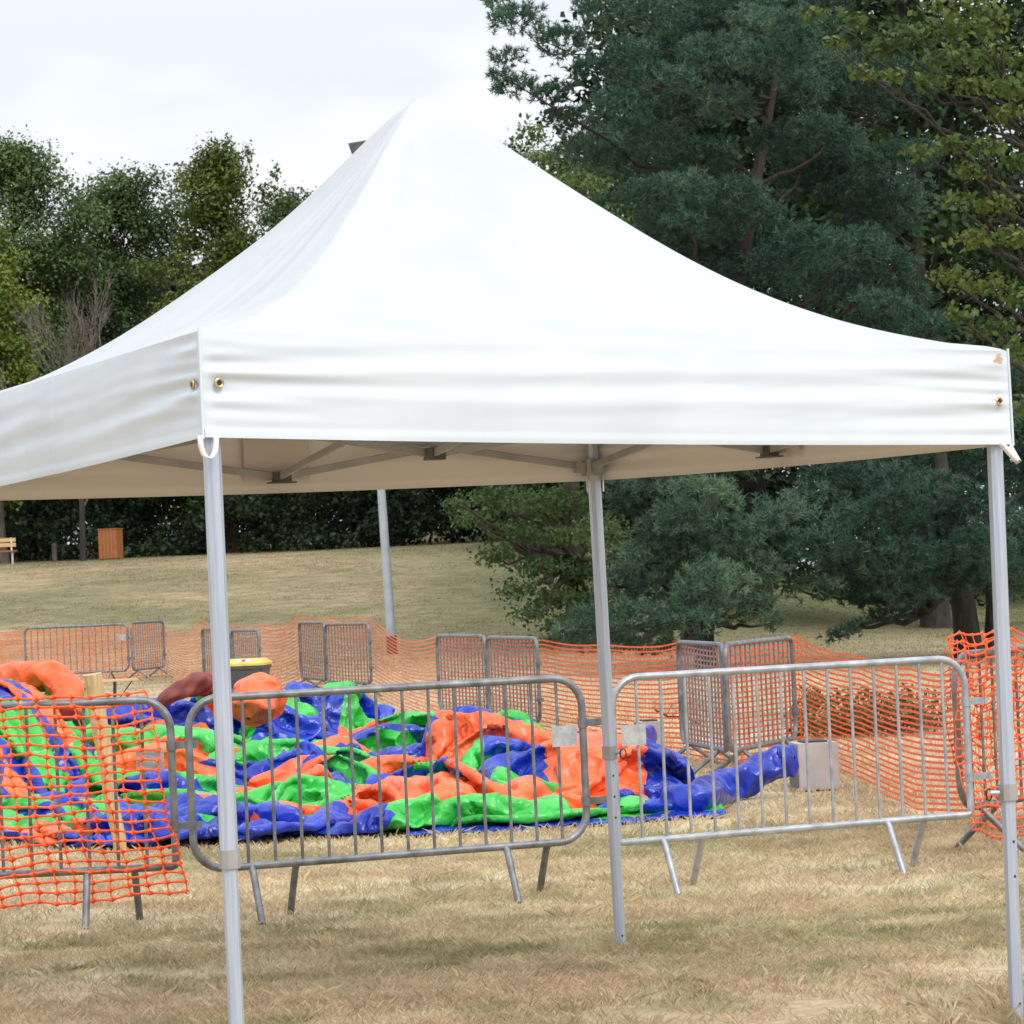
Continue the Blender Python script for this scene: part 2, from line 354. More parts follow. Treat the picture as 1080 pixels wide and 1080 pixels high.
# ------------------------------------------------------------------ grass blades (one object, nobody could count them)
rs_t = np.random.default_rng(99)
def blades(specs):
    Vs = []; Vv = []
    for (y0, y1, dens, h, w) in specs:
        hw = lambda y: .175*y+1.6
        n = int(dens*(y1-y0)*2*hw((y0+y1)/2))
        y = rng.uniform(y0, y1, n); x = rng.uniform(-1, 1, n)*hw(y)
        # sparser on worn soil, in clumps
        keep = fnoise(x*1.1, y*.9, 21) + .35*fnoise(x*6, y*6, 31, 2) > rng.uniform(.28, .72, n)+.16*(1-sstep(y, 12.2, 13.6))*(fnoise(x*2.1, y*2.1, 61) > .42)
        x, y = x[keep], y[keep]; n = len(x); z = terrain(x, y)-.004
        hh = h*rng.uniform(.45, 1.25, n)*(.7+.7*fnoise(x*.8, y*.8, 41)); ww = w*rng.uniform(.6, 1.2, n)
        a = rng.uniform(0, 2*np.pi, n); lean = rng.uniform(.1, 1.1, n)*hh
        la = rng.uniform(0, 2*np.pi, n)
        dx, dy = np.cos(a)*ww/2, np.sin(a)*ww/2
        lx, ly = np.cos(la)*lean, np.sin(la)*lean
        p = np.zeros((n, 4, 3))
        p[:, 0] = np.stack([x-dx, y-dy, z], -1); p[:, 1] = np.stack([x+dx, y+dy, z], -1)
        p[:, 2] = np.stack([x+dx*.7+lx*.35, y+dy*.7+ly*.35, z+hh*.6], -1); p[:, 3] = np.stack([x+lx, y+ly, z+hh*.9], -1)
        Vs.append(p.reshape(-1, 3)); Vv.append(np.repeat(rng.uniform(0, 1, n), 4))
    # distinct tufts, greener ones near the tent feet
    for k in range(420):
        cy = rs_t.uniform(10.4, 21); cx = rs_t.uniform(-1, 1)*(.175*cy+.4); m_ = 22
        if k < 26: cx, cy = 1.70+rs_t.uniform(-.35, .25), 10.95+rs_t.uniform(-.3, .35)
        x = cx+rs_t.normal(0, .028, m_); y = cy+rs_t.normal(0, .028, m_); z = terrain(x, y)-.004
        hh = rs_t.uniform(.03, .065, m_)*(1.25 if k < 26 else rs_t.uniform(.7, 1.1)); a = rs_t.uniform(0, 2*np.pi, m_)
        ox, oy = (x-cx)*rs_t.uniform(.4, 1.6), (y-cy)*rs_t.uniform(.4, 1.6); dx, dy = np.cos(a)*.0013, np.sin(a)*.0013
        p = np.zeros((m_, 4, 3))
        p[:, 0] = np.stack([x-dx, y-dy, z], -1); p[:, 1] = np.stack([x+dx, y+dy, z], -1)
        p[:, 2] = np.stack([x+dx*.7+ox*.5, y+dy*.7+oy*.5, z+hh*.6], -1); p[:, 3] = np.stack([x+ox*1.4, y+oy*1.4, z+hh], -1)
        Vs.append(p.reshape(-1, 3)); Vv.append(np.repeat(rs_t.uniform(0, 1)*.6+rs_t.uniform(0, .4, m_), 4))
    V = np.concatenate(Vs); n = len(V)//4; f = np.arange(n*4).reshape(n, 4)
    return V, f, np.concatenate(Vv)
V, f_, va = blades([(9.5, 14, 8000, .030, .0019), (14, 19, 4800, .033, .0027), (19, 27, 1700, .038, .0045), (27, 42, 420, .042, .009), (42, 58, 130, .035, .014), (58, 112, 70, .035, .024), (10, 15, 45, .06, .0016), (15, 24, 20, .065, .0024)])
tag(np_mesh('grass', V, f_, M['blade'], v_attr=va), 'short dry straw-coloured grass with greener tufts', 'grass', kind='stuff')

# ------------------------------------------------------------------ world and sun
world = bpy.data.worlds.new('World'); sc.world = world; world.use_nodes = True
nt = world.node_tree; nt.nodes.clear()
wo = nt.nodes.new('ShaderNodeOutputWorld'); bg = nt.nodes.new('ShaderNodeBackground')
SUN_EL, SUN_AZ = R(42), R(152)          # azimuth from +Y, clockwise: behind the camera, to the right
sky = nt.nodes.new('ShaderNodeTexSky'); sky.sky_type = 'NISHITA'; sky.sun_disc = False
sky.sun_elevation = SUN_EL; sky.sun_rotation = SUN_AZ; sky.air_density = 1.; sky.dust_density = 2.
bgs = nt.nodes.new('ShaderNodeBackground'); bgs.inputs[1].default_value = .12; nt.links.new(sky.outputs[0], bgs.inputs[0])
tc = nt.nodes.new('ShaderNodeTexCoord')
mp = nt.nodes.new('ShaderNodeMapping'); mp.inputs['Scale'].default_value = (1, 1, 2.6); mp.inputs['Location'].default_value = (.35, .1, .2)
nt.links.new(tc.outputs['Generated'], mp.inputs[0])
n1 = nt.nodes.new('ShaderNodeTexNoise'); n1.inputs['Scale'].default_value = 5.5; n1.inputs['Detail'].default_value = 4; n1.inputs['Roughness'].default_value = .45
nt.links.new(mp.outputs[0], n1.inputs[0])
cr = nt.nodes.new('ShaderNodeValToRGB'); e = cr.color_ramp.elements
e[0].position = .46; e[0].color = (.66, .69, .745, 1); e[1].position = .60; e[1].color = (.83, .83, .838, 1)
nt.links.new(n1.outputs['Fac'], cr.inputs[0])
# an overcast sky is brighter overhead than at the horizon
sx_ = nt.nodes.new('ShaderNodeSeparateXYZ'); nt.links.new(tc.outputs['Generated'], sx_.inputs[0])
ml = nt.nodes.new('ShaderNodeMath'); ml.operation = 'MULTIPLY_ADD'; ml.inputs[1].default_value = 1.5; ml.inputs[2].default_value = .88; ml.use_clamp = False
nt.links.new(sx_.outputs[2], ml.inputs[0])
vm = nt.nodes.new('ShaderNodeVectorMath'); vm.operation = 'SCALE'; nt.links.new(cr.outputs[0], vm.inputs[0]); nt.links.new(ml.outputs[0], vm.inputs['Scale'])
nt.links.new(vm.outputs[0], bg.inputs[0]); bg.inputs[1].default_value = 1.0
mx = nt.nodes.new('ShaderNodeMixShader'); mx.inputs[0].default_value = .9
nt.links.new(bgs.outputs[0], mx.inputs[1]); nt.links.new(bg.outputs[0], mx.inputs[2]); nt.links.new(mx.outputs[0], wo.inputs[0])
sd = bpy.data.lights.new('sun', 'SUN'); sd.energy = 1.8; sd.angle = R(22); sd.color = (1, .97, .93)
so = bpy.data.objects.new('sun', sd); col.objects.link(so)
sv = Vector((math.sin(SUN_AZ)*math.cos(SUN_EL), math.cos(SUN_AZ)*math.cos(SUN_EL), math.sin(SUN_EL)))
so.rotation_euler = sv.to_track_quat('Z', 'Y').to_euler(); so.location = (10, -10, 30)

# ------------------------------------------------------------------ camera
cd = bpy.data.cameras.new('camera'); cam = bpy.data.objects.new('camera', cd); col.objects.link(cam)
cd.sensor_width = 14.9; cd.sensor_height = 14.9; cd.lens = F_PX/1080*14.9; cd.clip_start = .1; cd.clip_end = 3000
mat = Matrix.Identity(4)
for i in range(3): mat[i][0] = RT[i]; mat[i][1] = UP[i]; mat[i][2] = -FW[i]
mat[2][3] = CH; cam.matrix_world = mat; sc.camera = cam
cd.dof.use_dof = True; cd.dof.focus_distance = 13.5; cd.dof.aperture_fstop = 8.
vs_ = sc.view_settings; vs_.view_transform = 'Standard'; vs_.look = 'None'; vs_.exposure = 0.30; vs_.gamma = 1.
try: vs_.use_curve_mapping = False
except Exception: pass
sc.cycles.max_bounces = 8; sc.cycles.transparent_max_bounces = 8; sc.cycles.use_denoising = True

# ================================================================== POP-UP CANOPY
TC = np.array([-.2753, 11.5475]); TYAW = .4742; HS = 1.5
HT = {'A': 2.066, 'B': 1.985, 'C': 2.009, 'D': 2.0}; VAL = .338; PEAK = 3.412
tent = empty('pop_up_canopy', (TC[0], TC[1], 0), TYAW, 'white square pop-up canopy with peaked roof on aluminium legs, standing open on the grass', 'canopy')
def hlow(u, v):                                   # height of the valance's lower edge, u,v in -1..1
    a = (1-u)/2; b = (1-v)/2
    return HT['A']*a*b+HT['B']*(1-a)*b+HT['C']*(1-a)*(1-b)+HT['D']*a*(1-b)
# roof
N = 96
uu = np.linspace(-1, 1, 2*N+1); U, W = np.meshgrid(uu, uu)
ang = np.arctan2(W, U)
t = np.maximum(np.abs(U), np.abs(W)); tp = (np.abs(U)**7+np.abs(W)**7)**(1/7.); tp = np.minimum(tp*(1+0*t), 1.2)
tt = .65*t+.35*np.minimum(tp, 1)
tt = np.where(t > .985, t, tt)
diag = np.minimum(np.abs(U), np.abs(W))/np.maximum(t, 1e-4)        # 1 on the hips
eave = hlow(U, W)+VAL
g_ = (1-tt) - .165*np.sin(np.pi*np.clip(tt, 0, 1)**1.22)*(1+.05*(1-diag))
z = eave+(PEAK-(HT['A']+HT['B']+HT['C']+HT['D'])/4-VAL)*g_
z = z-.012*np.exp(-(t/.035)**2)*1.5
z += -.02*(1-diag**2)*np.sin(np.pi*t)                               # panels hang between the hips
# drape folds running down from the peak and out of the corners
fold = np.zeros_like(z)
for (a0, amp, wd) in ((-2.55, .012, .05), (-2.75, .010, .06), (-2.20, .009, .05), (-1.9, .006, .06), (-1.3, .006, .07), (-.7, .008, .05), (-2.95, .012, .05), (3.0, .010, .05), (.9, .01, .05), (2.2, .01, .06)):
    da = np.angle(np.exp(1j*(ang-a0))); fold += amp*np.exp(-(da/wd)**2)*np.sin(np.pi*np.clip(t, 0, 1)**.6)
z += fold+.006*(fnoise(U*3+9, W*3, 77)-.5)*np.sin(np.pi*t)
# rounded fold at the eave
z -= .012*np.clip((t-.96)/.04, 0, 1)**2
z -= .036*np.exp(-((t-.24)/.17)**2)*np.clip((W-U)/(np.abs(U)+np.abs(W)+1e-6), 0, 1)*(t > .02)
V = np.stack([U.ravel()*HS, W.ravel()*HS, z.ravel()], -1)
n_ = 2*N+1; idx = np.arange(n_*n_).reshape(n_, n_)
q = np.stack([idx[:-1, :-1], idx[:-1, 1:], idx[1:, 1:], idx[1:, :-1]], -1).reshape(-1, 4)
same = (uu[:-1, None]+.5*(uu[1]-uu[0]))*(uu[None, :-1]+.5*(uu[1]-uu[0])) > 0
same = same.ravel()[:, None]
q = np.concatenate([np.where(same, q[:, [0, 1, 2]], q[:, [0, 1, 3]]), np.where(same, q[:, [0, 2, 3]], q[:, [1, 2, 3]])])
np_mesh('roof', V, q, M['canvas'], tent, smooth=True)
# valances: one per side
CN = {'A': (-1, -1), 'B': (1, -1), 'C': (1, 1), 'D': (-1, 1)}
def valance(a, b, seed):
    ua, ub = np.array(CN[a], float), np.array(CN[b], float)
    nu, nv = 220, 34
    s = np.linspace(0, 1, nu+1)[None, :]; w = np.linspace(0, 1, nv+1)[:, None]
    ss, ww = np.broadcast_arrays(s, w)
    P = ua[None, None, :]*(1-ss[..., None])+ub[None, None, :]*ss[..., None]
    nrm = (ua+ub)/2; nrm = nrm/np.linalg.norm(nrm)
    top = hlow(P[..., 0], P[..., 1])+VAL-.012; bot = hlow(P[..., 0], P[..., 1])
    sagb = -.010*np.sin(np.pi*ss)
    edge = np.minimum(ss, 1-ss)
    # pulled creases near the corners, running along the cloth
    x = ss*3.
    cre = 0
    for k, (am, fr, sl, ln) in enumerate(((.008, 28, .9, .11), (.007, 43, -1.6, .08), (.009, 18, .5, .20))):
        cre = cre+am*np.sin(ww*fr+sl*x*3+seed*1.7+k*2+1.5*fnoise(x*1.2+seed, ww*2, 50+k, 2))*np.exp(-edge/ln)
    soft = .007*(fnoise(x*1.1+seed*5, ww*5+x*.4, 60+seed)-.5)*2 + .0028*np.sin(ww*21+x*.5+seed)*(.5+.5*fnoise(x*.9, ww*0+seed, 12))
    seam = 0
    belly = .014*np.sin(np.pi*ww)**.8*np.sin(np.pi*ss)
    fan = np.exp(-((ww-.42)/.35)**2)
    off = .004+(cre*fan+soft*np.sin(np.pi*np.clip(ww*1.0+.05, 0, 1)))*np.minimum(1, edge*60)+belly
    hem = np.where(ww > .93, .0035, 0.)
    off = off+hem+np.where(np.abs(ss-.5) < .048, .0035, 0.)
    XY = P*HS+nrm[None, None, :]*off[..., None]
    zz = top*(1-ww)+(bot+sagb)*ww
    V = np.stack([XY[..., 0].ravel(), XY[..., 1].ravel(), zz.ravel()], -1)
    idx = np.arange((nu+1)*(nv+1)).reshape(nv+1, nu+1)
    q = np.stack([idx[:-1, :-1], idx[:-1, 1:], idx[1:, 1:], idx[1:, :-1]], -1).reshape(-1, 4)
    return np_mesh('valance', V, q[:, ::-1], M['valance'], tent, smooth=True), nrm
def patch(a, b):
    ua, ub = np.array(CN[a], float), np.array(CN[b], float); nrm = (ua+ub)/2; md = nrm*HS; t_ = (ub-ua)/2
    z0 = float(hlow(nrm[0], nrm[1])); mb = MB()
    c = [(md+t_*sx*.145-nrm*.006) for sx in (-1, 1)]
    mb.add([(c[0][0], c[0][1], z0+.045), (c[1][0], c[1][1], z0+.045), (c[1][0], c[1][1], z0+VAL-.02), (c[0][0], c[0][1], z0+VAL-.02)], [(3, 2, 1, 0)])
    mb.build('reinforcement_patch', M['lining'], tent, smooth=False)
vals = {}
for i, (a, b) in enumerate((('A', 'B'), ('B', 'C'), ('C', 'D'), ('D', 'A'))):
    vals[a+b], _ = valance(a, b, i+1); patch(a, b)
# corner stitching strips and centre reinforcement seams are parts of the cover
for cn in 'ABCD':
    u, v = CN[cn]; mb = MB(); z0 = HT[cn]; c = np.array([u, v])*HS
    mb.beam((c[0]+u*.006, c[1]+v*.006, z0-.004), (c[0]+u*.004, c[1]+v*.004, z0+VAL-.004), .009, .009, chamfer=.003)
    mb.build('corner_piping', M['valance'], tent)
def eyelet(loc, nrm):
    mb = MB(); nrm = Vector((*nrm, 0)).normalized(); x = Vector((0, 0, 1)).cross(nrm); 
    mb.tube([Vector(loc)+x*.012*math.cos(a)+Vector((0, 0, 1))*.012*math.sin(a) for a in np.linspace(0, 2*np.pi, 17)[:-1]], .0045, 8, closed=True)
    o = mb.build('eyelet', M['brass'], tent)
    m2 = MB(); m2.tube([Vector(loc)-nrm*.002, Vector(loc)+nrm*.003], .009, 12)
    m2.build('hole', M['black_plastic'], o)
eyelet((-HS+.05, -HS-.014, HT['A']+.165), (0, -1))
eyelet((-HS-.012, -HS+.05, HT['A']+.165), (-1, 0))
eyelet((HS-.05, -HS-.014, HT['B']+.150), (0, -1))
eyelet((HS+.012, -HS+.05, HT['B']+.150), (1, 0))
# tape patch, torn in two, and a scuff near the right front corner
mb = MB(); z0 = HT['B']+VAL-.035
mb.add([(HS-.062, -HS-.0095, z0-.022), (HS-.028, -HS-.0095, z0-.022), (HS-.022, -HS-.0095, z0-.002), (HS-.038, -HS-.0095, z0+.002), (HS-.062, -HS-.0095, z0-.008)], [(0, 1, 2, 3, 4)])
mb.add([(HS-.050, -HS-.0095, z0+.006), (HS-.026, -HS-.0095, z0+.006), (HS-.034, -HS-.0095, z0+.016)], [(0, 1, 2)])
mb.build('tape_patch', M['tape'], tent, smooth=False)
# scissor frame
ZL, ZU = .055, .27
def jt(u, v, up): 
    s = .965
    return Vector((u*HS*s, v*HS*s, float(hlow(u, v))+(ZU if up else ZL)))
def bars_between(p0, p1, off):
    """one X of flat bars between post p0=(u,v) and p1"""
    for k, (a, b) in enumerate(((True, False), (False, True))):
        o = Vector(off)*(1 if k else -1)
        mb = MB(); mb.beam(jt(*p0, a)+o, jt(*p1, b)+o, .014, .030, chamfer=.003)
        mb.build('truss_bar', M['alu_dark'], tent)
sides = [((-1, -1), (1, -1)), ((1, -1), (1, 1)), ((1, 1), (-1, 1)), ((-1, 1), (-1, -1))]
for p0, p1 in sides:
    md = ((p0[0]+p1[0])/2, (p0[1]+p1[1])/2); d = (p1[0]-p0[0], p1[1]-p0[1]); o = (d[1]*.006, -d[0]*.006, 0)
    bars_between(p0, md, o); bars_between(md, p1, o)
    bars_between(md, (0, 0), (d[0]*.006, d[1]*.006, 0))
    for up in (True, False):
        mb = MB(); j = jt(*md, up); mb.box(j, (.075 if d[0] else .05, .05 if d[0] else .075, .042), None, 0, .008)
        mb.box(j+Vector((0, 0, -.024)), (.11 if d[0] else .06, .06 if d[0] else .11, .006))
        mb.build('hub', M['grey_plastic'], tent)
mb = MB(); mb.tube([(0, 0, jt(0, 0, False).z-.02), (0, 0, PEAK-.10)], .019, 12); post = mb.build('centre_post', M['alu_dark'], tent)
mb = MB(); mb.tube([(0, 0, PEAK-.16), (0, 0, PEAK-.12), (0, 0, PEAK-.10)], [.045, .04, .02], 16); mb.build('peak_cap', M['grey_plastic'], post)
for up in (True, False):
    mb = MB(); mb.box(jt(0, 0, up), (.07, .07, .045), None, 0, .01); mb.build('hub', M['grey_plastic'], tent)
# legs: (corner, pixel of the foot or None)
inv = Matrix.Rotation(-TYAW, 3, 'Z')
def to_tent(p): 
    v = inv @ Vector((p[0]-TC[0], p[1]-TC[1], 0)); return v
legs = {'A': None, 'B': (1071.5, 1056), 'C': (654, 988), 'D': None}
for cn in 'ABCD':
    u, v = CN[cn]; tz = HT[cn]+.30
    topc = Vector((u*HS*.975, v*HS*.975, tz))
    base = Vector((topc.x, topc.y, 0))
    if legs[cn] is not None:
        wp = at(legs[cn][0], legs[cn][1], 10.9 if cn == 'B' else 13.55); base = to_tent(wp); base.z = 0
    else: base += Vector((0, 0, 0))
    wb = Matrix.Rotation(TYAW, 3, 'Z') @ base; gz = T(wb.x+TC[0], wb.y+TC[1])
    base.z = gz-.006
    dirn = (topc-base).normalized(); zc = .79 if cn != 'C' else .84
    pc = base+dirn*(zc/dirn.z)
    lw = .051
    mb = MB(); mb.beam(pc, topc, lw, lw, up=(0, 1, 0), chamfer=.014)
    # shallow grooves of the extrusion
    leg = mb.build('leg', M['alu'], tent)
    for sx, sy in ((1, 0), (-1, 0), (0, 1), (0, -1)):
        pass
    mb = MB(); mb.beam(base+dirn*.004, pc+dirn*.02, lw*.84, lw*.84, up=(0, 1, 0), chamfer=.010); il = mb.build('inner_tube', M['alu'], leg)
    if cn in 'BC':
        fd_ = Vector((0, -1, 0))
        for z_ in ((zc-.10, zc-.19, zc-.28, .05) if cn == 'C' else (.62, .50, .06)):
            p = base+dirn*z_; hb = MB()
            hb.tube([p+fd_*(lw*.42-.001), p+fd_*(lw*.42+.0012)], .0050, 10)
            hb.build('adjustment_hole', M['black_plastic'], leg)
    mb = MB(); mb.beam(pc-dirn*.028, pc+dirn*.028, lw*1.16, lw*1.16, up=(0, 1, 0), chamfer=.014)
    mb.build('lock_collar', M['alu_dark'], leg)
    # spring pin with its ring
    side = Vector((-1, 0, 0)) if cn in 'AB' else Vector((.9, -.45, 0)); side = (inv @ side).normalized()
    if cn == 'C': side = inv @ Vector((1, -.6, 0)).normalized()
    mb = MB(); mb.tube([pc+side*.028, pc+side*.062], .009, 10)
    if cn != 'A':
        pin = mb.build('lock_pin', M['alu'], leg)
        mb = MB(); cc = pc+side*.066; ax = Vector((0, 0, 1)); bx_ = Vector((0, 0, 1)).cross(side)
        mb.tube([cc+(ax*math.cos(a)*1.2+(bx_*.5+side*.6)*math.sin(a))*.017-Vector((0, 0, .006)) for a in np.linspace(0, 2*np.pi, 21)[:-1]], .0032, 6, closed=True)
        mb.build('pull_ring', M['black_plastic'], leg)
    mb = MB(); mb.box((base.x, base.y, base.z+.004), (.10, .10, .008), None, 0, .01); mb.build('foot_plate', M['alu_dark'], leg)
    # brackets
    for up in (True, False):
        j = jt(u, v, up); mb = MB()
        mb.beam(j-Vector((0, 0, .035)), j+Vector((0, 0, .035)), .074, .074, up=(0, 1, 0), chamfer=.012)
        mb.box(j+Vector((-u*.055, 0, 0)), (.05, .034, .045)); mb.box(j+Vector((0, -v*.055, 0)), (.034, .05, .045))
        mb.build('slider_bracket', M['alu_dark'] if not up else M['grey_plastic'], leg)
    # webbing loop hanging from the corner of the cover
    def loop(points, w, wd):
        mb = MB(); wd = Vector(wd).normalized(); vs = []; k = len(points)
        for p in points: vs += [Vector(p)-wd*w/2, Vector(p)+wd*w/2]
        mb.add(vs, [(2*i, 2*i+1, 2*i+3, 2*i+2) for i in range(k-1)])
        o = mb.build('webbing_loop', M['webbing'], tent); s = o.modifiers.new('solid', 'SOLIDIFY'); s.thickness = .002; return o
    c0 = Vector((u*HS*.985, v*HS*.985, HT[cn]))
    camx = inv @ Vector((1, 0, 0)); camy = inv @ Vector((0, -1, 0))
    if cn == 'A':
        pts = []
        for s_ in np.linspace(0, 1, 14):
            a = s_*math.pi
            pts.append(c0+camy*.055+camx*(-.024*math.cos(a)+.004)+Vector((0, 0, .006-.070*math.sin(a)**.8))+camx*.0)
        loop(pts, .018, camy*.35+camx*.95)
    elif cn == 'B':
        pts = [c0+camy*.04+camx*(-.012+.0*s_)+camx*.062*s_+Vector((0, 0, .01-.075*s_)) for s_ in np.linspace(0, 1, 6)]
        pts += [c0+camy*.04+camx*(.05-.006*k)+Vector((0, 0, -.065+.012*k)) for k in range(1, 6)]
        loop(pts, .022, camy*.6+camx*.7+Vector((0, 0, .5)))
    elif cn == 'C':
        for sx in (-1, 1):
            mb = MB(); mb.beam(c0+camx*sx*.036+Vector((0, 0, .02)), c0+camx*sx*.034-Vector((0, 0, .05)), .02, .006)
            mb.build('webbing_strap', M['webbing'], tent)

# ================================================================== CROWD BARRIERS
ZB, ZT = .268, 1.09
def rounded(L, z0, z1, r, rb):
    pts = []
    def arc(cx, cz, a0, a1, rr, n=8):
        for a in np.linspace(a0, a1, n): pts.append((cx+rr*math.cos(a), 0, cz+rr*math.sin(a)))
    arc(r, z1-r, math.pi, math.pi/2, r); arc(L-r, z1-r, math.pi/2, 0, r)
    arc(L-rb, z0+rb, 0, -math.pi/2, rb, 8 if rb > .05 else 3); arc(rb, z0+rb, -math.pi/2, -math.pi, rb, 8 if rb > .05 else 3)
    return pts
def make_barrier(L, nb, rb, plate, mt, label, group, zb=ZB, zt=ZT, r=.15, hooks='R', tube=.0195, bar=.0085, foot_in=.32, splay=.17, spread=.115, dense=False, foot_r=None):
    root = empty('crowd_barrier', (0, 0, 0), 0, label, 'barrier', group)
    mb = MB(); mb.tube(rounded(L, zb, zt, r, rb), tube, 12 if not dense else 8, closed=True); mb.build('frame', mt, root)
    sp = L/(nb+1)
    me = None
    for i in range(nb):
        x = sp*(i+1)
        dz = 0
        if x < r: dz = r-math.sqrt(max(0, r*r-(r-x)**2))
        if x > L-r: dz = r-math.sqrt(max(0, r*r-(x-L+r)**2))
        db = 0
        if rb > .05:
            if x < rb: db = rb-math.sqrt(max(0, rb*rb-(rb-x)**2))
            if x > L-rb: db = rb-math.sqrt(max(0, rb*rb-(x-L+rb)**2))
        m_ = MB(); m_.tube([(x, 0, zb+db+.004), (x, 0, zt-dz-.004)], bar, 8 if not dense else 6); m_.build('bar', mt, root)
    # two feet, each a pair of splayed tubes
    for cx in (foot_in, L-(foot_r or foot_in)):
        for (sx, sy) in ((-1, -1), (1, 1)):
            m_ = MB(); m_.tube([(cx+sx*spread, 0, zb), (cx+sx*spread, sy*.03, zb-.03), (cx+sx*spread*1.05, sy*splay, -.0)], tube*.92, 10 if not dense else 6)
            m_.build('foot', mt, root)
    if plate:
        x0 = {'R': L-.20, 'L': .012}[plate]
        m_ = MB(); m_.box((x0+.094, -.012, .80), (.135, .003, .105)); m_.build('name_plate', M['galv_plate'], root, smooth=False)
    if hooks:
        hx = L if 'R' in hooks else 0; s = 1 if 'R' in hooks else -1
        for hz in ((.86, .465) if zb > .25 else (.78, .42)):
            m_ = MB(); m_.box((hx+s*.055, 0, hz), (.125, .012, .036)); m_.tube([(hx, 0, hz-.024), (hx, 0, hz+.024)], tube*1.3, 10)
            m_.tube([(hx+s*.12, 0, hz-.018), (hx+s*.12, 0, hz+.018)], .013, 8); m_.build('hook', mt if not dense else M['galv'], root)
    return root
def place(o, p, q_, sxlen=None):
    p = np.array(p, float); q_ = np.array(q_, float)
    d = q_[:2]-p[:2]; L = float(np.linalg.norm(d)); o.rotation_euler = (0, 0, math.atan2(d[1], d[0]))
    o.location = (p[0], p[1], T(*((p[:2]+q_[:2])/2)))
    if sxlen: o.scale = (L/sxlen, 1, 1)
    0 and print('barrier', o.get('label', '')[:40], 'len', round(L, 2), 'd', round(p[1], 2), round(q_[1], 2))
NG = 'crowd barriers along the near side of the enclosure'
pL = plane(205, 918.5, ZB); pR = plane(620, 886.5, ZB)
Lb = float(np.linalg.norm((pR-pL)[:2]))
b2 = make_barrier(Lb, 14, .15, 'R', M['galv'], 'grey crowd barrier with rounded lower corners, between the netted barrier and the back tent leg', NG, foot_in=.40, foot_r=.33)
place(b2, pL, pR)
qL = plane(652, 888, ZB); qR = plane(1024, 858, ZB); Lc = float(np.linalg.norm((qR-qL)[:2]))
b3 = make_barrier(Lc, 14, .02, 'L', M['galv_bright'], 'shinier crowd barrier with square lower corners, between the back and right tent legs', NG, hooks='R', tube=.0185, foot_in=.36, foot_r=.39)
place(b3, qL, qR)
aR = plane(186, 914, ZB); dirA = np.array([-1, -.06]); dirA /= np.linalg.norm(dirA); aL = aR.copy(); aL[:2] += dirA*2.1
b1 = make_barrier(2.1, 14, .02, 'R', M['galv'], 'grey crowd barrier wrapped in orange mesh at the left edge', NG)
place(b1, aL, aR)
dL = at(1014, 860, 16.75); dR = dL.copy(); dR[0] += 1.25; dR[1] += 1.7
b4 = make_barrier(2.1, 14, .15, None, M['galv'], 'crowd barrier turned end-on under bunched orange mesh at the right edge', NG, hooks=None, splay=.30)
place(b4, dL, dR, 2.1)
# the hook of the right barrier turns back behind: leave; dense barriers at the back
proto = None
FG = 'close-barred barriers standing at the back of the enclosure'
far = [((28, 716), (136, 708), 56.3, 55.9, 'long pale crowd barrier seen broadside in front of the far left netting', 1),
       ((140, 709), (174, 706), 55.5, 57.2, 'narrow-looking barrier turned edge-on, right beside the broadside one at far left', 0),
       ((215, 709), (245, 712), 46.5, 44.8, 'dense-barred barrier half hidden behind the front left tent leg', 0),
       ((246, 712), (275, 714), 44.7, 43.0, 'dense-barred barrier standing right behind the yellow-lidded bin', 0),
       ((318, 719), (345, 724), 47.4, 45.6, 'left panel of the barrier pair left of the lamp mast', 0),
       ((346, 724), (392, 726), 45.5, 43.7, 'right panel of the barrier pair left of the lamp mast', 0),
       ((464, 748), (515, 753), 35.2, 33.4, 'left panel of the barrier pair in the middle of the back row', 0),
       ((517, 754), (570, 762), 33.3, 31.3, 'right panel of the barrier pair in the middle of the back row', 0),
       ((720, 782), (768, 794), 26.2, 24.5, 'left panel of the barrier pair behind the right near barrier', 0),
       ((770, 794), (840, 780), 24.4, 26.0, 'right panel of the barrier pair behind the right near barrier, one grey box before it', 0)]
protos = {}
for (pa, pb, da, db, lab, kind) in far:
    if kind not in protos:
        o = make_barrier(2.0, 13 if kind == 0 else 15, .12, None if kind == 0 else 'R', M['galv'], lab, FG, zb=.20, zt=1.03, r=.10, tube=.021, bar=.0085, splay=.26, spread=.0, foot_in=.35, dense=True, hooks='R')
        protos[kind] = o
    else: o = copy_tree(protos[kind]); o['label'] = lab
    A_ = at(pa[0], pa[1], da); B_ = at(pb[0], pb[1], db)
    place(o, A_, B_, 2.0)

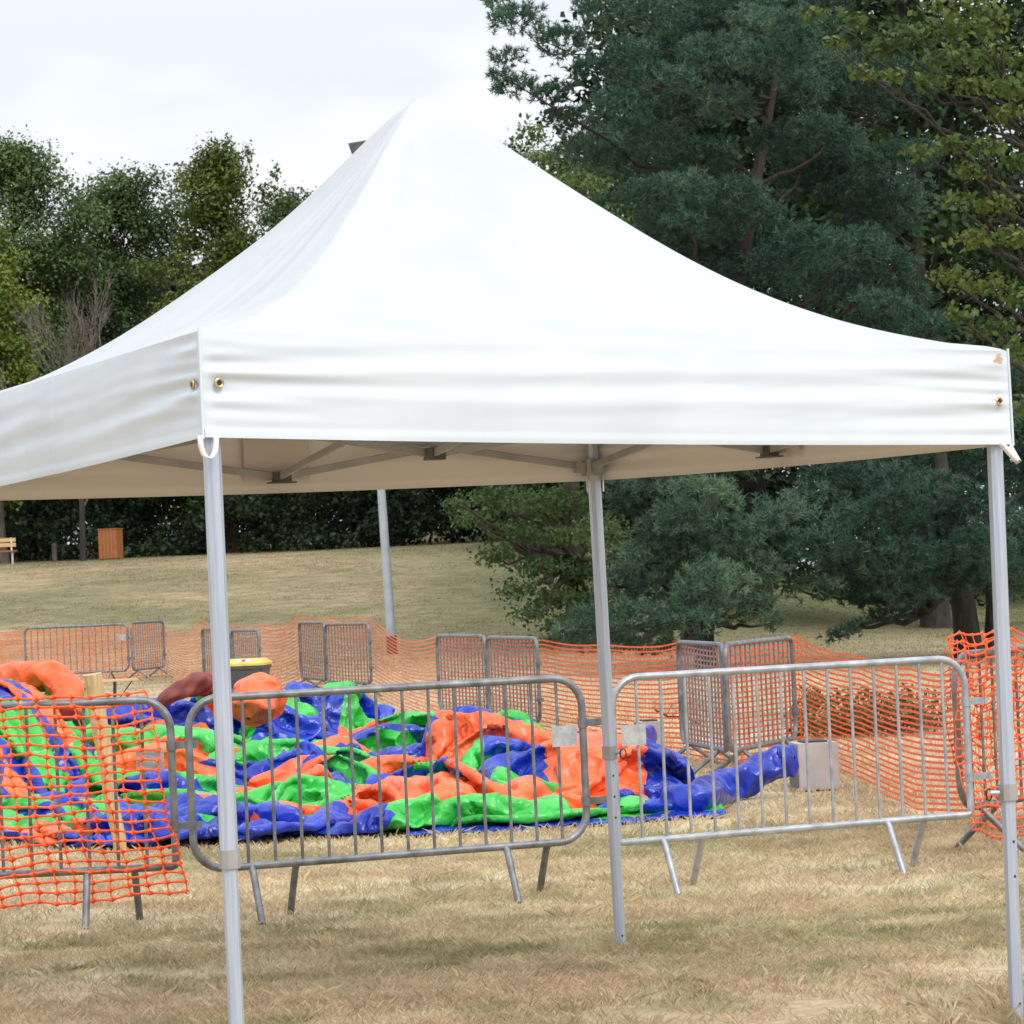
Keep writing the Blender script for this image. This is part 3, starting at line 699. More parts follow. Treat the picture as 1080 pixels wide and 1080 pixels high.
# ================================================================== ORANGE NETTING (real strands)
def netting(name, Pfun, nu, nv, mat_, node=.017, thin=.0055, vthin=.0045, thick=.002, drop=0., sub=1):
    """Pfun(i, j) arrays -> (…,3) positions of the nodes; strands are strips that widen at the nodes"""
    I, J = np.meshgrid(np.arange(nu+1), np.arange(nv+1), indexing='ij')
    P = Pfun(I.astype(float), J.astype(float))
    du = np.gradient(P, axis=0); dv = np.gradient(P, axis=1)
    du /= np.linalg.norm(du, axis=-1, keepdims=True)+1e-9; dv /= np.linalg.norm(dv, axis=-1, keepdims=True)+1e-9
    V = []; Fq = []; cnt = 0
    def strip(A, B, sA, sB, wA, wM, wB):
        nonlocal cnt
        n = A.shape[0]; Mid = (A+B)/2; q1 = A*.78+B*.22; q2 = A*.22+B*.78
        sM = (sA+sB)/2
        rows = []
        for P_, S_, w_ in ((A, sA, wA), (q1, sM, wM*1.15), (q2, sM, wM*1.15), (B, sB, wB)):
            rows += [P_-S_*w_/2, P_+S_*w_/2]
        v = np.stack(rows, 1).reshape(-1, 3); V.append(v)
        b = cnt+np.arange(n)[:, None]*8
        for k in range(3): Fq.append(b+np.array([[2*k, 2*k+1, 2*k+3, 2*k+2]]))
        cnt += n*8
    r_ = rng.uniform(.8, 1.25, P.shape[:2])[..., None]
    A = P[:-1]; B = P[1:]
    strip(A.reshape(-1, 3), B.reshape(-1, 3), dv[:-1].reshape(-1, 3), dv[1:].reshape(-1, 3), (node*r_[:-1]).reshape(-1, 1), thin, (node*r_[1:]).reshape(-1, 1))
    A = P[:, :-1]; B = P[:, 1:]
    strip(A.reshape(-1, 3)+.0006, B.reshape(-1, 3)+.0006, du[:, :-1].reshape(-1, 3), du[:, 1:].reshape(-1, 3), (node*.75*r_[:, :-1]).reshape(-1, 1), vthin, (node*.75*r_[:, 1:]).reshape(-1, 1))
    o = np_mesh(name, np.concatenate(V), np.concatenate(Fq), mat_)
    if thick:
        s = o.modifiers.new('solid', 'SOLIDIFY'); s.thickness = thick; s.offset = 0
    return o
# near mesh over the left barrier
ax = (aR-aL)[:2]; ax = ax/np.linalg.norm(ax); an = np.array([ax[1], -ax[0]])   # an points towards the camera
if an[1] > 0: an = -an
def P_left(I, J):
    nu, nv = 27, 21
    u = I/nu; v = J/nv                                     # v 0 top, 1 bottom
    # right edge slants: top edge ends at pixel 160, bottom edge at 195
    xr = -.115+.155*v+.012*np.sin(v*9)
    x = 2.1+xr-(1-u)*2.42+.012*np.sin(J*1.3+I*.7)*.6
    z = 1.118-.025*np.sin(u*7+.6)*(1-v)-v*1.02-.055*(1-u)*0+.05*np.maximum(0, u-.86)/.14*(1-v)**3
    z = z+.010*np.sin(I*.9+J*.5)+.006*np.sin(I*2.3-J*1.1)-.05*u*0+(.05-.09*(1-u))*v
    off = .035+.02*np.sin(u*11+v*3)+.03*v+.015*np.sin(v*7+u*5)
    w = aL[:2][None, None]+ax*x[..., None]+an*off[..., None]
    return np.concatenate([w, z[..., None]], -1)
o = netting('safety_netting', P_left, 27, 21, M['net'], node=.028, thin=.0095, vthin=.0065)
tag(o, 'bright orange plastic mesh hung over the grey barrier at the left edge', 'safety netting')
# bunched mesh over the end-on right barrier
bx = (dR-dL)[:2]; bxL = np.linalg.norm(bx); bx = bx/bxL; bn = np.array([bx[1], -bx[0]])
if bn[1] > 0: bn = -bn
def P_right(I, J):
    nu, nv = 30, 23
    u = I/nu; v = J/nv
    x = -.12+u*(bxL+.1)+.01*np.sin(J*1.7)+.05*v*(1-u)
    z = 1.17-v*1.0+.035*np.abs(np.sin(I*1.1+.4))*(1-v)**2+.012*np.sin(I*.9+J*.8)-.06*v*np.sin(u*5)
    z = z-.20*sstep(v, .8, 1)*u*.6
    off = .03+.035*np.sin(u*17+v*2)+.03*np.sin(v*8+u*3)+.02*np.sin(I*1.9)*(1-v)
    w = dL[:2][None, None]+bx*x[..., None]+bn*off[..., None]
    return np.concatenate([w, z[..., None]], -1)
o = netting('safety_netting', P_right, 30, 23, M['net'], node=.026, thin=.0095, vthin=.007)
tag(o, 'bunched bright orange mesh draped on the end-on barrier at the right edge', 'safety netting')
def P_right2(I, J):
    u = I/22; v = J/14
    x = .0+u*(bxL)
    z = 1.13-v*.62+.03*np.sin(I*1.3)+.02*np.sin(J*1.1+I*.4)-.1*u*v
    off = -.05-.03*np.sin(u*13+v*4)
    w = dL[:2][None, None]+bx*x[..., None]+bn*off[..., None]
    return np.concatenate([w, z[..., None]], -1)
o = netting('safety_netting', P_right2, 22, 14, M['net'])
tag(o, 'back layer of orange mesh behind the end-on barrier at the right edge', 'safety netting')
# long perimeter netting: path of (pixel x, distance, top z, bottom z)
def path_net(pts, label, mat_, sagk=.022, cell=.09, rows=20, thick=0, node=.020, thin=.012, vthin=.006, seed=0):
    W = []
    for (px, d, zt, zb_) in pts:
        p = at(px, 700, d); W.append((p[0], p[1], zt, zb_))
    W = np.array(W); seg = np.r_[0, np.cumsum(np.linalg.norm(np.diff(W[:, :2], axis=0), axis=1))]
    nu = int(seg[-1]/cell)
    def fn(I, J):
        s = I/nu*seg[-1]; v = J/rows
        x = np.interp(s, seg, W[:, 0]); y = np.interp(s, seg, W[:, 1]); zt = np.interp(s, seg, W[:, 2]); zb_ = np.interp(s, seg, W[:, 3])
        k = np.searchsorted(seg, s, side='right')-1; k = np.clip(k, 0, len(seg)-2); loc = (s-seg[k])/(seg[k+1]-seg[k]); ln = (seg[k+1]-seg[k])
        sag = -sagk*ln*np.sin(np.pi*loc)*np.minimum(1, ln/1.5)
        zt = zt+sag+.006*(fnoise(s*.45, v*0+seed, 5, 1)-.5)*2
        lean = .04*(fnoise(s*.5+seed, v*.5, 15)-.5)+.02*(fnoise(s*1.7+seed, v*2, 16)-.5)
        vv = v+.006*(fnoise(s*.4, v*3+seed, 18, 1)-.5)
        z = zt*(1-vv)+zb_*vv+np.interp(s, seg, terrain(W[:, 0], W[:, 1]))
        return np.stack([x+lean*.5, y+lean, z], -1)
    o = netting('safety_netting', fn, nu, rows, mat_, node=node, thin=thin, vthin=vthin, thick=thick)
    return tag(o, label, 'safety netting')
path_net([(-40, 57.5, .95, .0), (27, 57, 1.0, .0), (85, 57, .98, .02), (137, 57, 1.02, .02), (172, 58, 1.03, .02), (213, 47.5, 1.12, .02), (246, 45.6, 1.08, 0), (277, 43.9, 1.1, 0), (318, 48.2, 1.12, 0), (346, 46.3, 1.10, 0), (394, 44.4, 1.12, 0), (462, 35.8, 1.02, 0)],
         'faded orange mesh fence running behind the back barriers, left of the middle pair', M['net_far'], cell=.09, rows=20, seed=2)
path_net([(463, 36, 1.02, 0), (517, 34, 1.0, 0), (573, 31.8, 1.0, 0), (640, 29, .98, 0), (700, 27.5, .97, 0), (722, 27, 1.02, 0), (768, 25.8, .98, 0), (842, 26.4, 1.02, 0), (905, 23, .93, 0), (960, 20, .93, .03), (1016, 17.2, .97, .22)],
         'orange mesh fence curving from the middle barrier pair round to the right edge', M['net'], sagk=.010, cell=.085, rows=23, node=.020, thin=.0125, vthin=.006, seed=7)

# ================================================================== DEFLATED INFLATABLE
castle = empty('deflated_inflatable', (-1.2, 24, 0), 0, 'deflated bouncy castle of glossy orange, green and blue vinyl lying crumpled on the grass', 'inflatable')
def simulate():
    """compress a sheet with too much cloth onto a small footprint: it buckles into folds (position based, numpy)"""
    x0, x1, y0, y1 = -4.3, 1.12, 20.0, 31.2
    hx, hy = .058, .058
    ex_x, ex_y = 1.42, 1.62
    nx = int((x1-x0)*ex_x/hx); ny = int((y1-y0)*ex_y/hy)
    a = np.linspace(0, 1, nx); b = np.linspace(0, 1, ny); Aa, Bb = np.meshgrid(a, b)
    # outline: right side tapers, front edge slightly wavy
    xl = x0+.55*np.maximum(0, .25-Bb)*4*.9+.25*np.sin(Bb*9)-.6*Bb
    xr = x1-.9*Bb**.8+.35*np.sin(Bb*11+1)*.6-.55*np.exp(-((Bb-.0)/.03)**2)
    Xp = xl+(xr-xl)*Aa; Yp = y0+(y1-y0)*Bb+.12*np.sin(Aa*14)*(1-Bb)+.45*(Aa-.35)**2*2*(1-Bb)+1.2*np.maximum(0, .22-Aa)*4*(1-Bb)
    def bumps(X, Y):
        z = np.full_like(X, .05)
        for (bx_, by, h, rx, ry) in ((-4.05, 24.2, .98, .52, 1.1), (-2.35, 29.0, .62, .28, .5), (-2.05, 30.3, .55, .6, .7), (-.35, 24.6, .42, .42, .6), (.42, 21.7, .50, .50, .55), (-.5, 21.0, .30, .6, .45),
                                (-1.5, 22.3, .16, .6, .5), (-2.7, 23.5, .2, .6, .6), (-.9, 27.5, .35, .5, .7), (-3.1, 26.2, .25, .6, .8), (-1.9, 25.6, .22, .7, .6), (.9, 23.4, .18, .5, .6), (-3.2, 21.9, .18, .5, .5), (-3.3, 28.2, .48, .6, .9), (-2.7, 29.8, .5, .5, .7), (-3.9, 26.6, .4, .5, .8)):
            z = np.maximum(z, h*np.exp(-(((X-bx_)/rx)**2+((Y-by)/ry)**2)**1.3*.8))
        return z
    rs = np.random.default_rng(11)
    wx, wy = Aa*(nx*hx), Bb*(ny*hy)
    base = bumps(Xp, Yp)
    nz = (np.abs(fnoise(wx*1.25+3, wy*1.6, 91, 2)-.5)*2)
    nz2 = fnoise(wx*.7+1, wy*2.1+4, 95, 2)
    Zp = base+.02+.62*(1-nz)**2*.8*nz2+.12*fnoise(wx*4, wy*4, 97, 2)
    Xp = Xp+.22*(fnoise(wx*1.1, wy*1.1+7, 101, 2)-.5); Yp = Yp+.45*(fnoise(wx*1.1+9, wy*1.1, 103, 2)-.5)
    P = np.stack([Xp, Yp, Zp], -1)
    fixed = np.zeros((ny, nx), bool); fixed[0] = fixed[-1] = True; fixed[:, 0] = fixed[:, -1] = True
    P[0, :, 2] = P[-1, :, 2] = .03; P[:, 0, 2] = P[:, -1, 2] = .03
    w = np.where(fixed, 0., 1.)[..., None]; Vv = np.zeros_like(P)
    dg = math.hypot(hx, hy)
    def cons(sa, sb, rest, k, ineq=False):
        A = P[sa]; B = P[sb]; d = B-A; L = np.sqrt((d*d).sum(-1, keepdims=True))+1e-9
        wa, wb = w[sa], w[sb]; ws = wa+wb+1e-9
        c = (L-rest)
        if ineq: c = np.minimum(c, 0)
        cor = d/L*c*k/ws
        P[sa] += cor*wa; P[sb] -= cor*wb
    sl = np.s_
    sets = []
    for s in (0, 1):
        sets.append((sl[:, s:-1:2], sl[:, s+1::2], hx, 1., False)); sets.append((sl[s:-1:2, :], sl[s+1::2, :], hy, 1., False))
    def trim(sa, sb):
        return sa, sb
    for it in range(170):
        Vv[..., 2] -= 9.8*.008
        old = P.copy(); P += Vv*.008*w
        for (sa, sb, rest, k, iq) in sets:
            na = P[sa].shape; nb_ = P[sb].shape
            if na != nb_:
                m0, m1 = min(na[0], nb_[0]), min(na[1], nb_[1])
            cons(sa, sb, rest, k, iq)
        for s in (0, 1):                                    # shear
            a_ = sl[s:-1:2, :-1]; b_ = sl[s+1::2, 1:]; cons(a_, b_, dg, .35)
            a_ = sl[s:-1:2, 1:]; b_ = sl[s+1::2, :-1]; cons(a_, b_, dg, .35)
        for m_, k in ((3, .5), (6, .25)):                   # bending: cloth may not fold tighter than this
            cons(sl[:, :-m_], sl[:, m_:], hx*m_*.80, k*.5, True); cons(sl[:-m_, :], sl[m_:, :], hy*m_*.80, k*.5, True)
        fl = bumps(P[..., 0], P[..., 1]); fl = np.where(fixed, 0.02, fl)
        low = P[..., 2] < fl; P[..., 2] = np.maximum(P[..., 2], fl)
        # air left inside keeps the tall folds from standing too high
        P[..., 2] = np.minimum(P[..., 2], fl+.42)
        Vv = (P-old)/.008*.90; Vv[low] *= .3
        sp = np.sqrt((Vv**2).sum(-1, keepdims=True)); Vv *= np.minimum(1, 3./(sp+1e-9))
        if it % 6 == 3 and it < 150:                                    # light smoothing = material stiffness
            S = P.copy(); S[1:-1, 1:-1] = (P[:-2, 1:-1]+P[2:, 1:-1]+P[1:-1, :-2]+P[1:-1, 2:])/4
            P[:] = P*(1-.18*w)+S*.18*w
    return P, wx, wy, nx, ny
import time as _t
_t0 = _t.time()
P, wx, wy, nx, ny = simulate()
print('castle sim', round(_t.time()-_t0, 1), P.shape, 'z', P[..., 2].max())
cx_, cy_ = (wx[:-1, :-1]+.03), (wy[:-1, :-1]+.03)
wob = .5*(fnoise(cx_*.7, cy_*.7, 131, 2)-.5)
lane = np.floor((cx_+wob)/1.6).astype(int)
band = np.floor((cy_+wob+lane*.45)/.72).astype(int)
seqs = np.array([0, 1, 2, 1, 0, 2, 1, 2])
mi = seqs[(band+lane*3) % 8]
fxp = (P[:-1, :-1, 0]+P[1:, 1:, 0])/2+.12*(fnoise(cx_*1.3, cy_*1.3, 141)-.5); fyp = (P[:-1, :-1, 1]+P[1:, 1:, 1])/2+.2*(fnoise(cx_*1.3, cy_*1.3, 142)-.5)
def zone(a, b, c, d, k):
    global mi
    mi = np.where((fxp > a) & (fxp < b) & (fyp > c) & (fyp < d), k, mi)
zone(.15, .80, 20.8, 22.3, 0); zone(-.55, .15, 21.2, 22.4, 2); zone(-1.15, .45, 20.3, 20.85, 0); zone(-.9, 1.2, 19, 20.25, 1); zone(-3, -.9, 19, 20.4, 2); zone(.8, 2, 20.3, 22.5, 2); zone(-.2, .2, 20.85, 21.2, 1)
fr = ((cy_+wob+lane*.37)/.52) % 1
# refine twice as fine and add sharp vinyl creases along the normal
def up2(A):
    ny_, nx_ = A.shape[:2]
    j2 = np.linspace(0, nx_-1, 2*nx_-1); i2 = np.linspace(0, ny_-1, 2*ny_-1)
    j0 = np.minimum(j2.astype(int), nx_-2); i0 = np.minimum(i2.astype(int), ny_-2)
    fj = (j2-j0)[None, :, None]; fi = (i2-i0)[:, None, None]
    B = A[i0]*(1-fi)+A[i0+1]*fi
    return B[:, j0]*(1-fj)+B[:, j0+1]*fj
Pf = up2(P); Wf = up2(np.stack([wx, wy], -1))
for _ in range(1):
    S = Pf.copy(); S[1:-1, 1:-1] = (Pf[:-2, 1:-1]+Pf[2:, 1:-1]+Pf[1:-1, :-2]+Pf[1:-1, 2:])/4; Pf = Pf*.5+S*.5
nr = unit3 = np.cross(np.gradient(Pf, axis=1), np.gradient(Pf, axis=0)); nr = nr/(np.linalg.norm(nr, axis=-1, keepdims=True)+1e-9)
nr = np.where(nr[..., 2:3] < 0, -nr, nr)
wx_, wy_ = Wf[..., 0], Wf[..., 1]
def ridge(f, sd, ax_=1.): return 1-np.abs(fnoise(wx_*f, wy_*f*ax_, sd, 1)*2-1)*2
wa = wx_+.25*fnoise(wx_*1.5, wy_*1.5, 301); 
cre = .5*ridge(2.3, 311, 1.5)+.35*ridge(4.6, 312, .7)+.25*ridge(8.5, 313)
act = sstep(fnoise(wx_*.9, wy_*.9, 320), .35, .65)
Pf = Pf+nr*(cre*(.018+.032*act))[..., None]
Pf[..., 2] = np.maximum(Pf[..., 2], .012)
ny2, nx2 = Pf.shape[:2]
mi = np.repeat(np.repeat(mi, 2, 0), 2, 1)
idx = np.arange(nx2*ny2).reshape(ny2, nx2)
q = np.stack([idx[:-1, :-1], idx[:-1, 1:], idx[1:, 1:], idx[1:, :-1]], -1).reshape(-1, 4)
Pc = Pf.reshape(-1, 3)-np.array([-1.2, 24, 0])
body = np_mesh('vinyl_body', Pc, q, [M['vinyl_o'], M['vinyl_g'], M['vinyl_b']], castle, mi=mi.ravel(), smooth=True)
s_ = body.modifiers.new('solid', 'SOLIDIFY'); s_.thickness = .004
# the flat skirt lying on the grass along the front
a_ = np.linspace(0, 1, 90); b_ = np.linspace(0, 1, 12); Aa, Bb = np.meshgrid(a_, b_)
fx = -.75+2.05*Aa; fy = 19.86+.55*Aa**2+.06*np.sin(Aa*17)+(.62-.2*Aa)*Bb
fz = .022+.035*Bb+.05*np.maximum(0, fnoise(Aa*22, Bb*2.5, 401)-.45)
fm = np.where(Bb[:-1, :-1] < .42, 2, 1); idx = np.arange(90*12).reshape(12, 90)
q = np.stack([idx[:-1, :-1], idx[:-1, 1:], idx[1:, 1:], idx[1:, :-1]], -1).reshape(-1, 4)
sk = np_mesh('skirt', np.stack([fx.ravel(), fy.ravel(), fz.ravel()], -1)-np.array([-1.2, 24, 0]), q, [M['vinyl_o'], M['vinyl_g'], M['vinyl_b']], castle, mi=fm.ravel(), smooth=True)
s_ = sk.modifiers.new('solid', 'SOLIDIFY'); s_.thickness = .006

CO = Vector((-1.2, 24, 0))
def crumpled_tube(name, pts, rad, mt, seed, n=40, m=28, amp=.16):
    """soft tube of vinyl along a smooth path, creased and sagging"""
    P_ = np.array([tuple(p) for p in pts], float); k = np.linspace(0, len(P_)-1, n)
    C = np.stack([np.interp(k, np.arange(len(P_)), P_[:, i]) for i in range(3)], -1)
    for _ in range(3): C[1:-1] = (C[:-2]+C[1:-1]*2+C[2:])/4
    rr = np.interp(k, np.arange(len(P_)), rad)*np.minimum(1, .02+np.minimum(np.arange(n), np.arange(n)[::-1])/2.)**.6
    tg = np.gradient(C, axis=0); tg /= np.linalg.norm(tg, axis=1, keepdims=True)
    sx = np.cross(tg, [0, 0, 1.]); sx /= np.linalg.norm(sx, axis=1, keepdims=True); sy = np.cross(sx, tg)
    th = np.linspace(0, 2*np.pi, m+1)[:-1][None, :]
    kk = np.arange(n)[:, None]
    r_ = rr[:, None]*(1+amp*np.sin(th*3+kk*.45+seed)+amp*.7*np.sin(th*5-kk*.8)+amp*1.2*(fnoise(kk*.45+seed, th*2.2, seed, 3)-.5)*2+amp*.5*(1-np.abs(fnoise(kk*.9+seed, th*3.5, seed+9, 2)*2-1)*2))
    V = C[:, None]+sx[:, None]*(np.cos(th)*r_)[..., None]+sy[:, None]*(np.sin(th)*r_)[..., None]
    V[..., 2] = np.maximum(V[..., 2], .012+.004*np.sin(kk+th))
    V = V.reshape(-1, 3)-np.array(CO)
    i, j = np.meshgrid(np.arange(n-1), np.arange(m), indexing='ij')
    q = np.stack([i*m+j, i*m+(j+1) % m, (i+1)*m+(j+1) % m, (i+1)*m+j], -1).reshape(-1, 4)
    o = np_mesh(name, V, q, mt, castle, smooth=True)
    s = o.modifiers.new('sub', 'SUBSURF'); s.levels = 1; s.render_levels = 1
    return o
pm = at(838, 799, 22.0)
crumpled_tube('inflation_tube', [plane(700, 848, .08), plane(735, 846, .10), at(762, 833, 21.9), at(800, 814, 22.0), at(826, 802, 22.05), pm], [.11, .12, .125, .105, .11, .105], M['vinyl_b'], 3, amp=.13)
crumpled_tube('inflation_tube', [at(640, 835, 22.2), at(655, 812, 23.4), at(672, 790, 25.0), at(682, 776, 26.1)], [.2, .17, .11, .10], M['vinyl_b'], 8, amp=.14)
crumpled_tube('rolled_net_screen', [at(165, 742, 27.5), at(182, 733, 27.6), at(200, 723, 27.8), at(216, 720, 28.0), at(220, 735, 28.0)], [.04, .07, .09, .10, .07], M['red_mesh'], 5, n=30, m=20, amp=.15)
crumpled_tube('turret', [at(262, 758, 27.2), at(266, 742, 27.3), at(272, 733, 27.5), at(282, 735, 27.7), at(286, 750, 27.9)], [.17, .20, .21, .18, .12], M['vinyl_o'], 12, n=30, m=24, amp=.07)
# the tall heap at the left: arched bolsters of three colours
def arch(pts, rad, mt, seed): return crumpled_tube('bolster', pts, rad, mt, seed, n=48, m=24, amp=.05)
arch([at(-20, 760, 25), at(0, 722, 24.9), at(30, 714, 24.8), at(56, 712, 24.7), at(72, 728, 24.6), at(70, 760, 24.5)], [.18, .17, .13, .12, .13, .14], M['vinyl_o'], 21)
arch([at(38, 770, 24.2), at(62, 728, 24.9), at(76, 722, 25.1), at(82, 742, 25.0), at(88, 765, 24.9)], [.08, .09, .08, .08, .08], M['vinyl_g'], 24)
# ================================================================== BLOWER BOXES
def blower(px0, px1, pyb, h, label):
    a = ground(px0, pyb); b = ground(px1, pyb+ (px0-px1)*.045)
    w_ = float(np.linalg.norm((b-a)[:2])); root = empty('blower_box', ((a[0]+b[0])/2, a[1]+.15, T(a[0], a[1])), R(8), label, 'blower', 'grey blower boxes feeding the inflatable')
    mb = MB(); mb.box((0, 0, h/2+.012), (w_, .30, h), None, 0, .008); mb.build('housing', M['box_metal'], root)
    mb = MB(); mb.box((-w_/2-.004, 0, h/2+.012), (.006, .26, h*.9)); mb.build('side_panel', M['box_dark'], root)
    mb = MB(); mb.box((0, .02, h+.018), (w_*.6, .2, .012), None, 0, .01); mb.build('carry_handle', M['black_plastic'], root)
    for sx in (-1, 1):
        mb = MB(); mb.box((sx*(w_/2-.03), 0, .006), (.03, .26, .012)); mb.build('skid', M['black_plastic'], root)
    return root
blower(840, 884, 836, .335, 'light grey blower box at the mouth of the raised blue sleeve, on the right')
blower(676, 699, 806, .34, 'light grey blower box partly hidden behind the back tent leg')
# a black cable and its green plug on the grass
c0 = ground(708, 806)
mb = MB(); pts = [tuple(c0+np.array([.06*math.cos(a)*(1+.2*a), .10*math.sin(a)*(1+.2*a), .015+.03*abs(math.sin(a*2))])) for a in np.linspace(0, 9, 40)]
mb.tube(pts, .008, 6); o = mb.build('cable', M['black_plastic']); tag(o, 'coiled black cable on the grass beside the middle grey blower box', 'cable')
mb = MB(); g1 = ground(708, 806); g2 = ground(715, 806.5); mb.tube([tuple(g1+[0, -.12, .02]), tuple(g2+[0, -.12, .02])], .016, 8)
o = mb.build('cable_plug', noise_mat('green_plug', (.03, .35, .08), (.05, .45, .12), 8, .5)); tag(o, 'small green plug lying on the grass by the coiled cable', 'plug')

# ================================================================== SMALL THINGS
# wooden stake behind the left barrier
sb = plane(128, 905); st = at(97, 711, sb[1]-.1)
root = MB(); n = 9; pts = [tuple(sb*(1-k/n)+st*k/n+np.array([.006*math.sin(k*1.7), 0, 0])) for k in range(n+1)]; pts[0] = (pts[0][0], pts[0][1], -.05)
root.tube(pts, [.040+.018*k/n for k in range(n+1)], 14)
o = root.build('wooden_stake', M['stake']); tag(o, 'thick pale wooden stake leaning behind the netted left barrier', 'stake')
# wheelie bin
wb = at(260, 700, 37.); gz = T(wb[0], wb[1])
binr = empty('wheelie_bin', (wb[0], wb[1], gz), R(-6), 'dark grey wheelie bin with a yellow lid behind the heap of vinyl', 'bin')
mb = MB(); ring = lambda w_, d_, z_: [(-w_, -d_, z_), (w_, -d_, z_), (w_, d_, z_), (-w_, d_, z_)]
vs = ring(.17, .17, .08)+ring(.235, .24, .72)+ring(.25, .255, .72)+ring(.25, .255, .755); fs = [(3, 2, 1, 0), (12, 13, 14, 15)]
for k in range(3): fs += [(4*k+i, 4*k+(i+1) % 4, 4*k+4+(i+1) % 4, 4*k+4+i) for i in range(4)]
mb.add(vs, fs); mb.build('body', M['bin_body'], binr, smooth=False)
mb = MB(); mb.add(ring(.26, .265, .757)+ring(.26, .265, .785)+ring(.20, .19, .835), [(3, 2, 1, 0), (8, 9, 10, 11)]+[(4*k+i, 4*k+(i+1) % 4, 4*k+4+(i+1) % 4, 4*k+4+i) for k in range(2) for i in range(4)])
lid = mb.build('lid', M['bin_lid'], binr, smooth=False)
mb = MB(); rt = Matrix.Rotation(R(38), 3, 'X')
mb.box((0, -.228, .816), (.17, .04, .003), rt); mb.build('sticker', M['white_paint'], lid, smooth=False)
mb = MB(); mb.box((.01, -.230, .8195), (.05, .03, .003), rt); mb.build('sticker_mark', M['dark_red'], lid, smooth=False)
for sx in (-1, 1):
    mb = MB(); mb.tube([(sx*.19, .2, .10), (sx*.225, .2, .10)], .09, 16); mb.build('wheel', M['black_plastic'], binr)
# plank bench on folding black legs
pb = at(112, 718, 43.5); gz = T(pb[0], pb[1])
bn_ = empty('folding_bench', (pb[0], pb[1], gz), R(14), 'narrow plank bench on black folding legs behind the wooden stake', 'bench')
hb_ = pb[2]-gz
mb = MB(); mb.box((0, 0, hb_), (.86, .26, .028), None, 0, .01); mb.build('seat', M['plank'], bn_)
for sx in (-1, 1):
    mb = MB()
    for sy in (-1, 1): mb.beam((sx*.10, sy*.09, 0), (sx*.12, sy*.09, hb_-.015), .022, .022)
    mb.beam((sx*.10, -.09, .1), (sx*.10, .09, .1), .018, .018); mb.beam((sx*.12, 0, .1), (sx*.36, 0, hb_-.016), .016, .016)
    mb.build('leg', M['black_plastic'], bn_)
# litter box of brown boards on the hill
lb = at(117, 579.5, 109.5); lb[2] = T(lb[0], lb[1])
lr = empty('litter_box', lb, R(-14), 'brown slatted wooden litter box at the top of the grassy slope', 'litter box')
hgt = 1.0*lb[1]/108
mb = MB(); mb.box((0, 0, hgt/2+.06), (.62, .52, hgt-.08)); mb.build('liner', M['lamp_dark'], lr)
for fx in range(5):
    for sy in (-1, 1):
        mb = MB(); mb.box((-.27+fx*.135, sy*.275, hgt/2+.03), (.125, .03, hgt)); mb.build('board', M['brownwood'], lr)
for fy in range(4):
    for sx in (-1, 1):
        mb = MB(); mb.box((sx*.345, -.19+fy*.128, hgt/2+.03), (.03, .118, hgt)); mb.build('board', M['brownwood'], lr)
mb = MB(); mb.box((0, 0, hgt+.045), (.74, .62, .03)); mb.build('top', M['brownwood'], lr)
# park bench at the left edge
pbn = at(-6, 583, 107.); pbn[2] = T(pbn[0], pbn[1])
pr = empty('park_bench', pbn, R(12), 'wooden park bench on metal legs at the far left edge of the slope', 'bench')
k_ = pbn[1]/105
for j in range(3):
    mb = MB(); mb.box((0, -.22+j*.15, .46), (1.5, .13, .04)); mb.build('seat_slat', M['brownwood'], pr)
for j in range(2):
    mb = MB(); mb.box((0, .27+j*.04, .68+j*.17), (1.5, .035, .13)); mb.build('back_slat', M['plank'], pr)
for sx in (-1, 1):
    mb = MB(); mb.beam((sx*.6, -.2, 0), (sx*.6, -.16, .44), .05, .05); mb.beam((sx*.6, .2, 0), (sx*.6, .33, .92), .05, .05); mb.beam((sx*.6, -.22, .42), (sx*.6, .24, .42), .045, .03)
    mb.build('leg', M['galv_plate'], pr)
# short grey post left of the litter box
pp = at(57, 576, 110.5); pp[2] = T(pp[0], pp[1]); mb = MB(); mb.tube([(0, 0, -.05), (0, 0, .6), (.01, 0, .64)], [.09, .085, .05], 10)
o = mb.build('bollard', M['bark']); o.location = pp; tag(o, 'short grey wooden post at the foot of the thicket, left of the litter box', 'post')
# floodlight mast
lp = ground(414, 690); topm = at(378, 163, lp[1])
mr = empty('lamp_mast', lp, 0, 'tall pale grey lamp mast on the slope, its dark head peeking over the roof', 'lamp mast')
dv = Vector(tuple(topm-lp)); s = lp[1]/F_PX
mb = MB(); mb.tube([dv*k for k in (0.02, .3, .6, 1.)], [5.0*s, 4.4*s, 3.6*s, 2.6*s], 20); mb.build('pole', M['lamp_steel'], mr)
mb = MB(); mb.tube([(0, 0, -.1), tuple(dv.normalized()*.38)], [5.6*s, 5.4*s], 20); mb.build('base_collar', M['rust'], mr)
u = dv.normalized(); hc = dv+u*.12
mb = MB(); hs = 10*s
vs = [(-1.0, -.6, .55), (1.05, -.6, .8), (.75, -.6, -.75), (-.65, -.6, -.65), (-1.0, .6, .55), (1.05, .6, .8), (.75, .6, -.75), (-.65, .6, -.65)]
mb.add([hc+Vector(v)*hs for v in vs], [(0, 3, 2, 1), (4, 5, 6, 7), (0, 1, 5, 4), (1, 2, 6, 5), (2, 3, 7, 6), (3, 0, 4, 7)])
lh = mb.build('lamp_head', M['lamp_dark'], mr, smooth=False)
mb = MB(); mb.box(hc+Vector((.0, -.62*hs, -.1*hs)), (hs*1.0, .03, hs*.7)); mb.build('lamp_glass', M['glass'], lh)

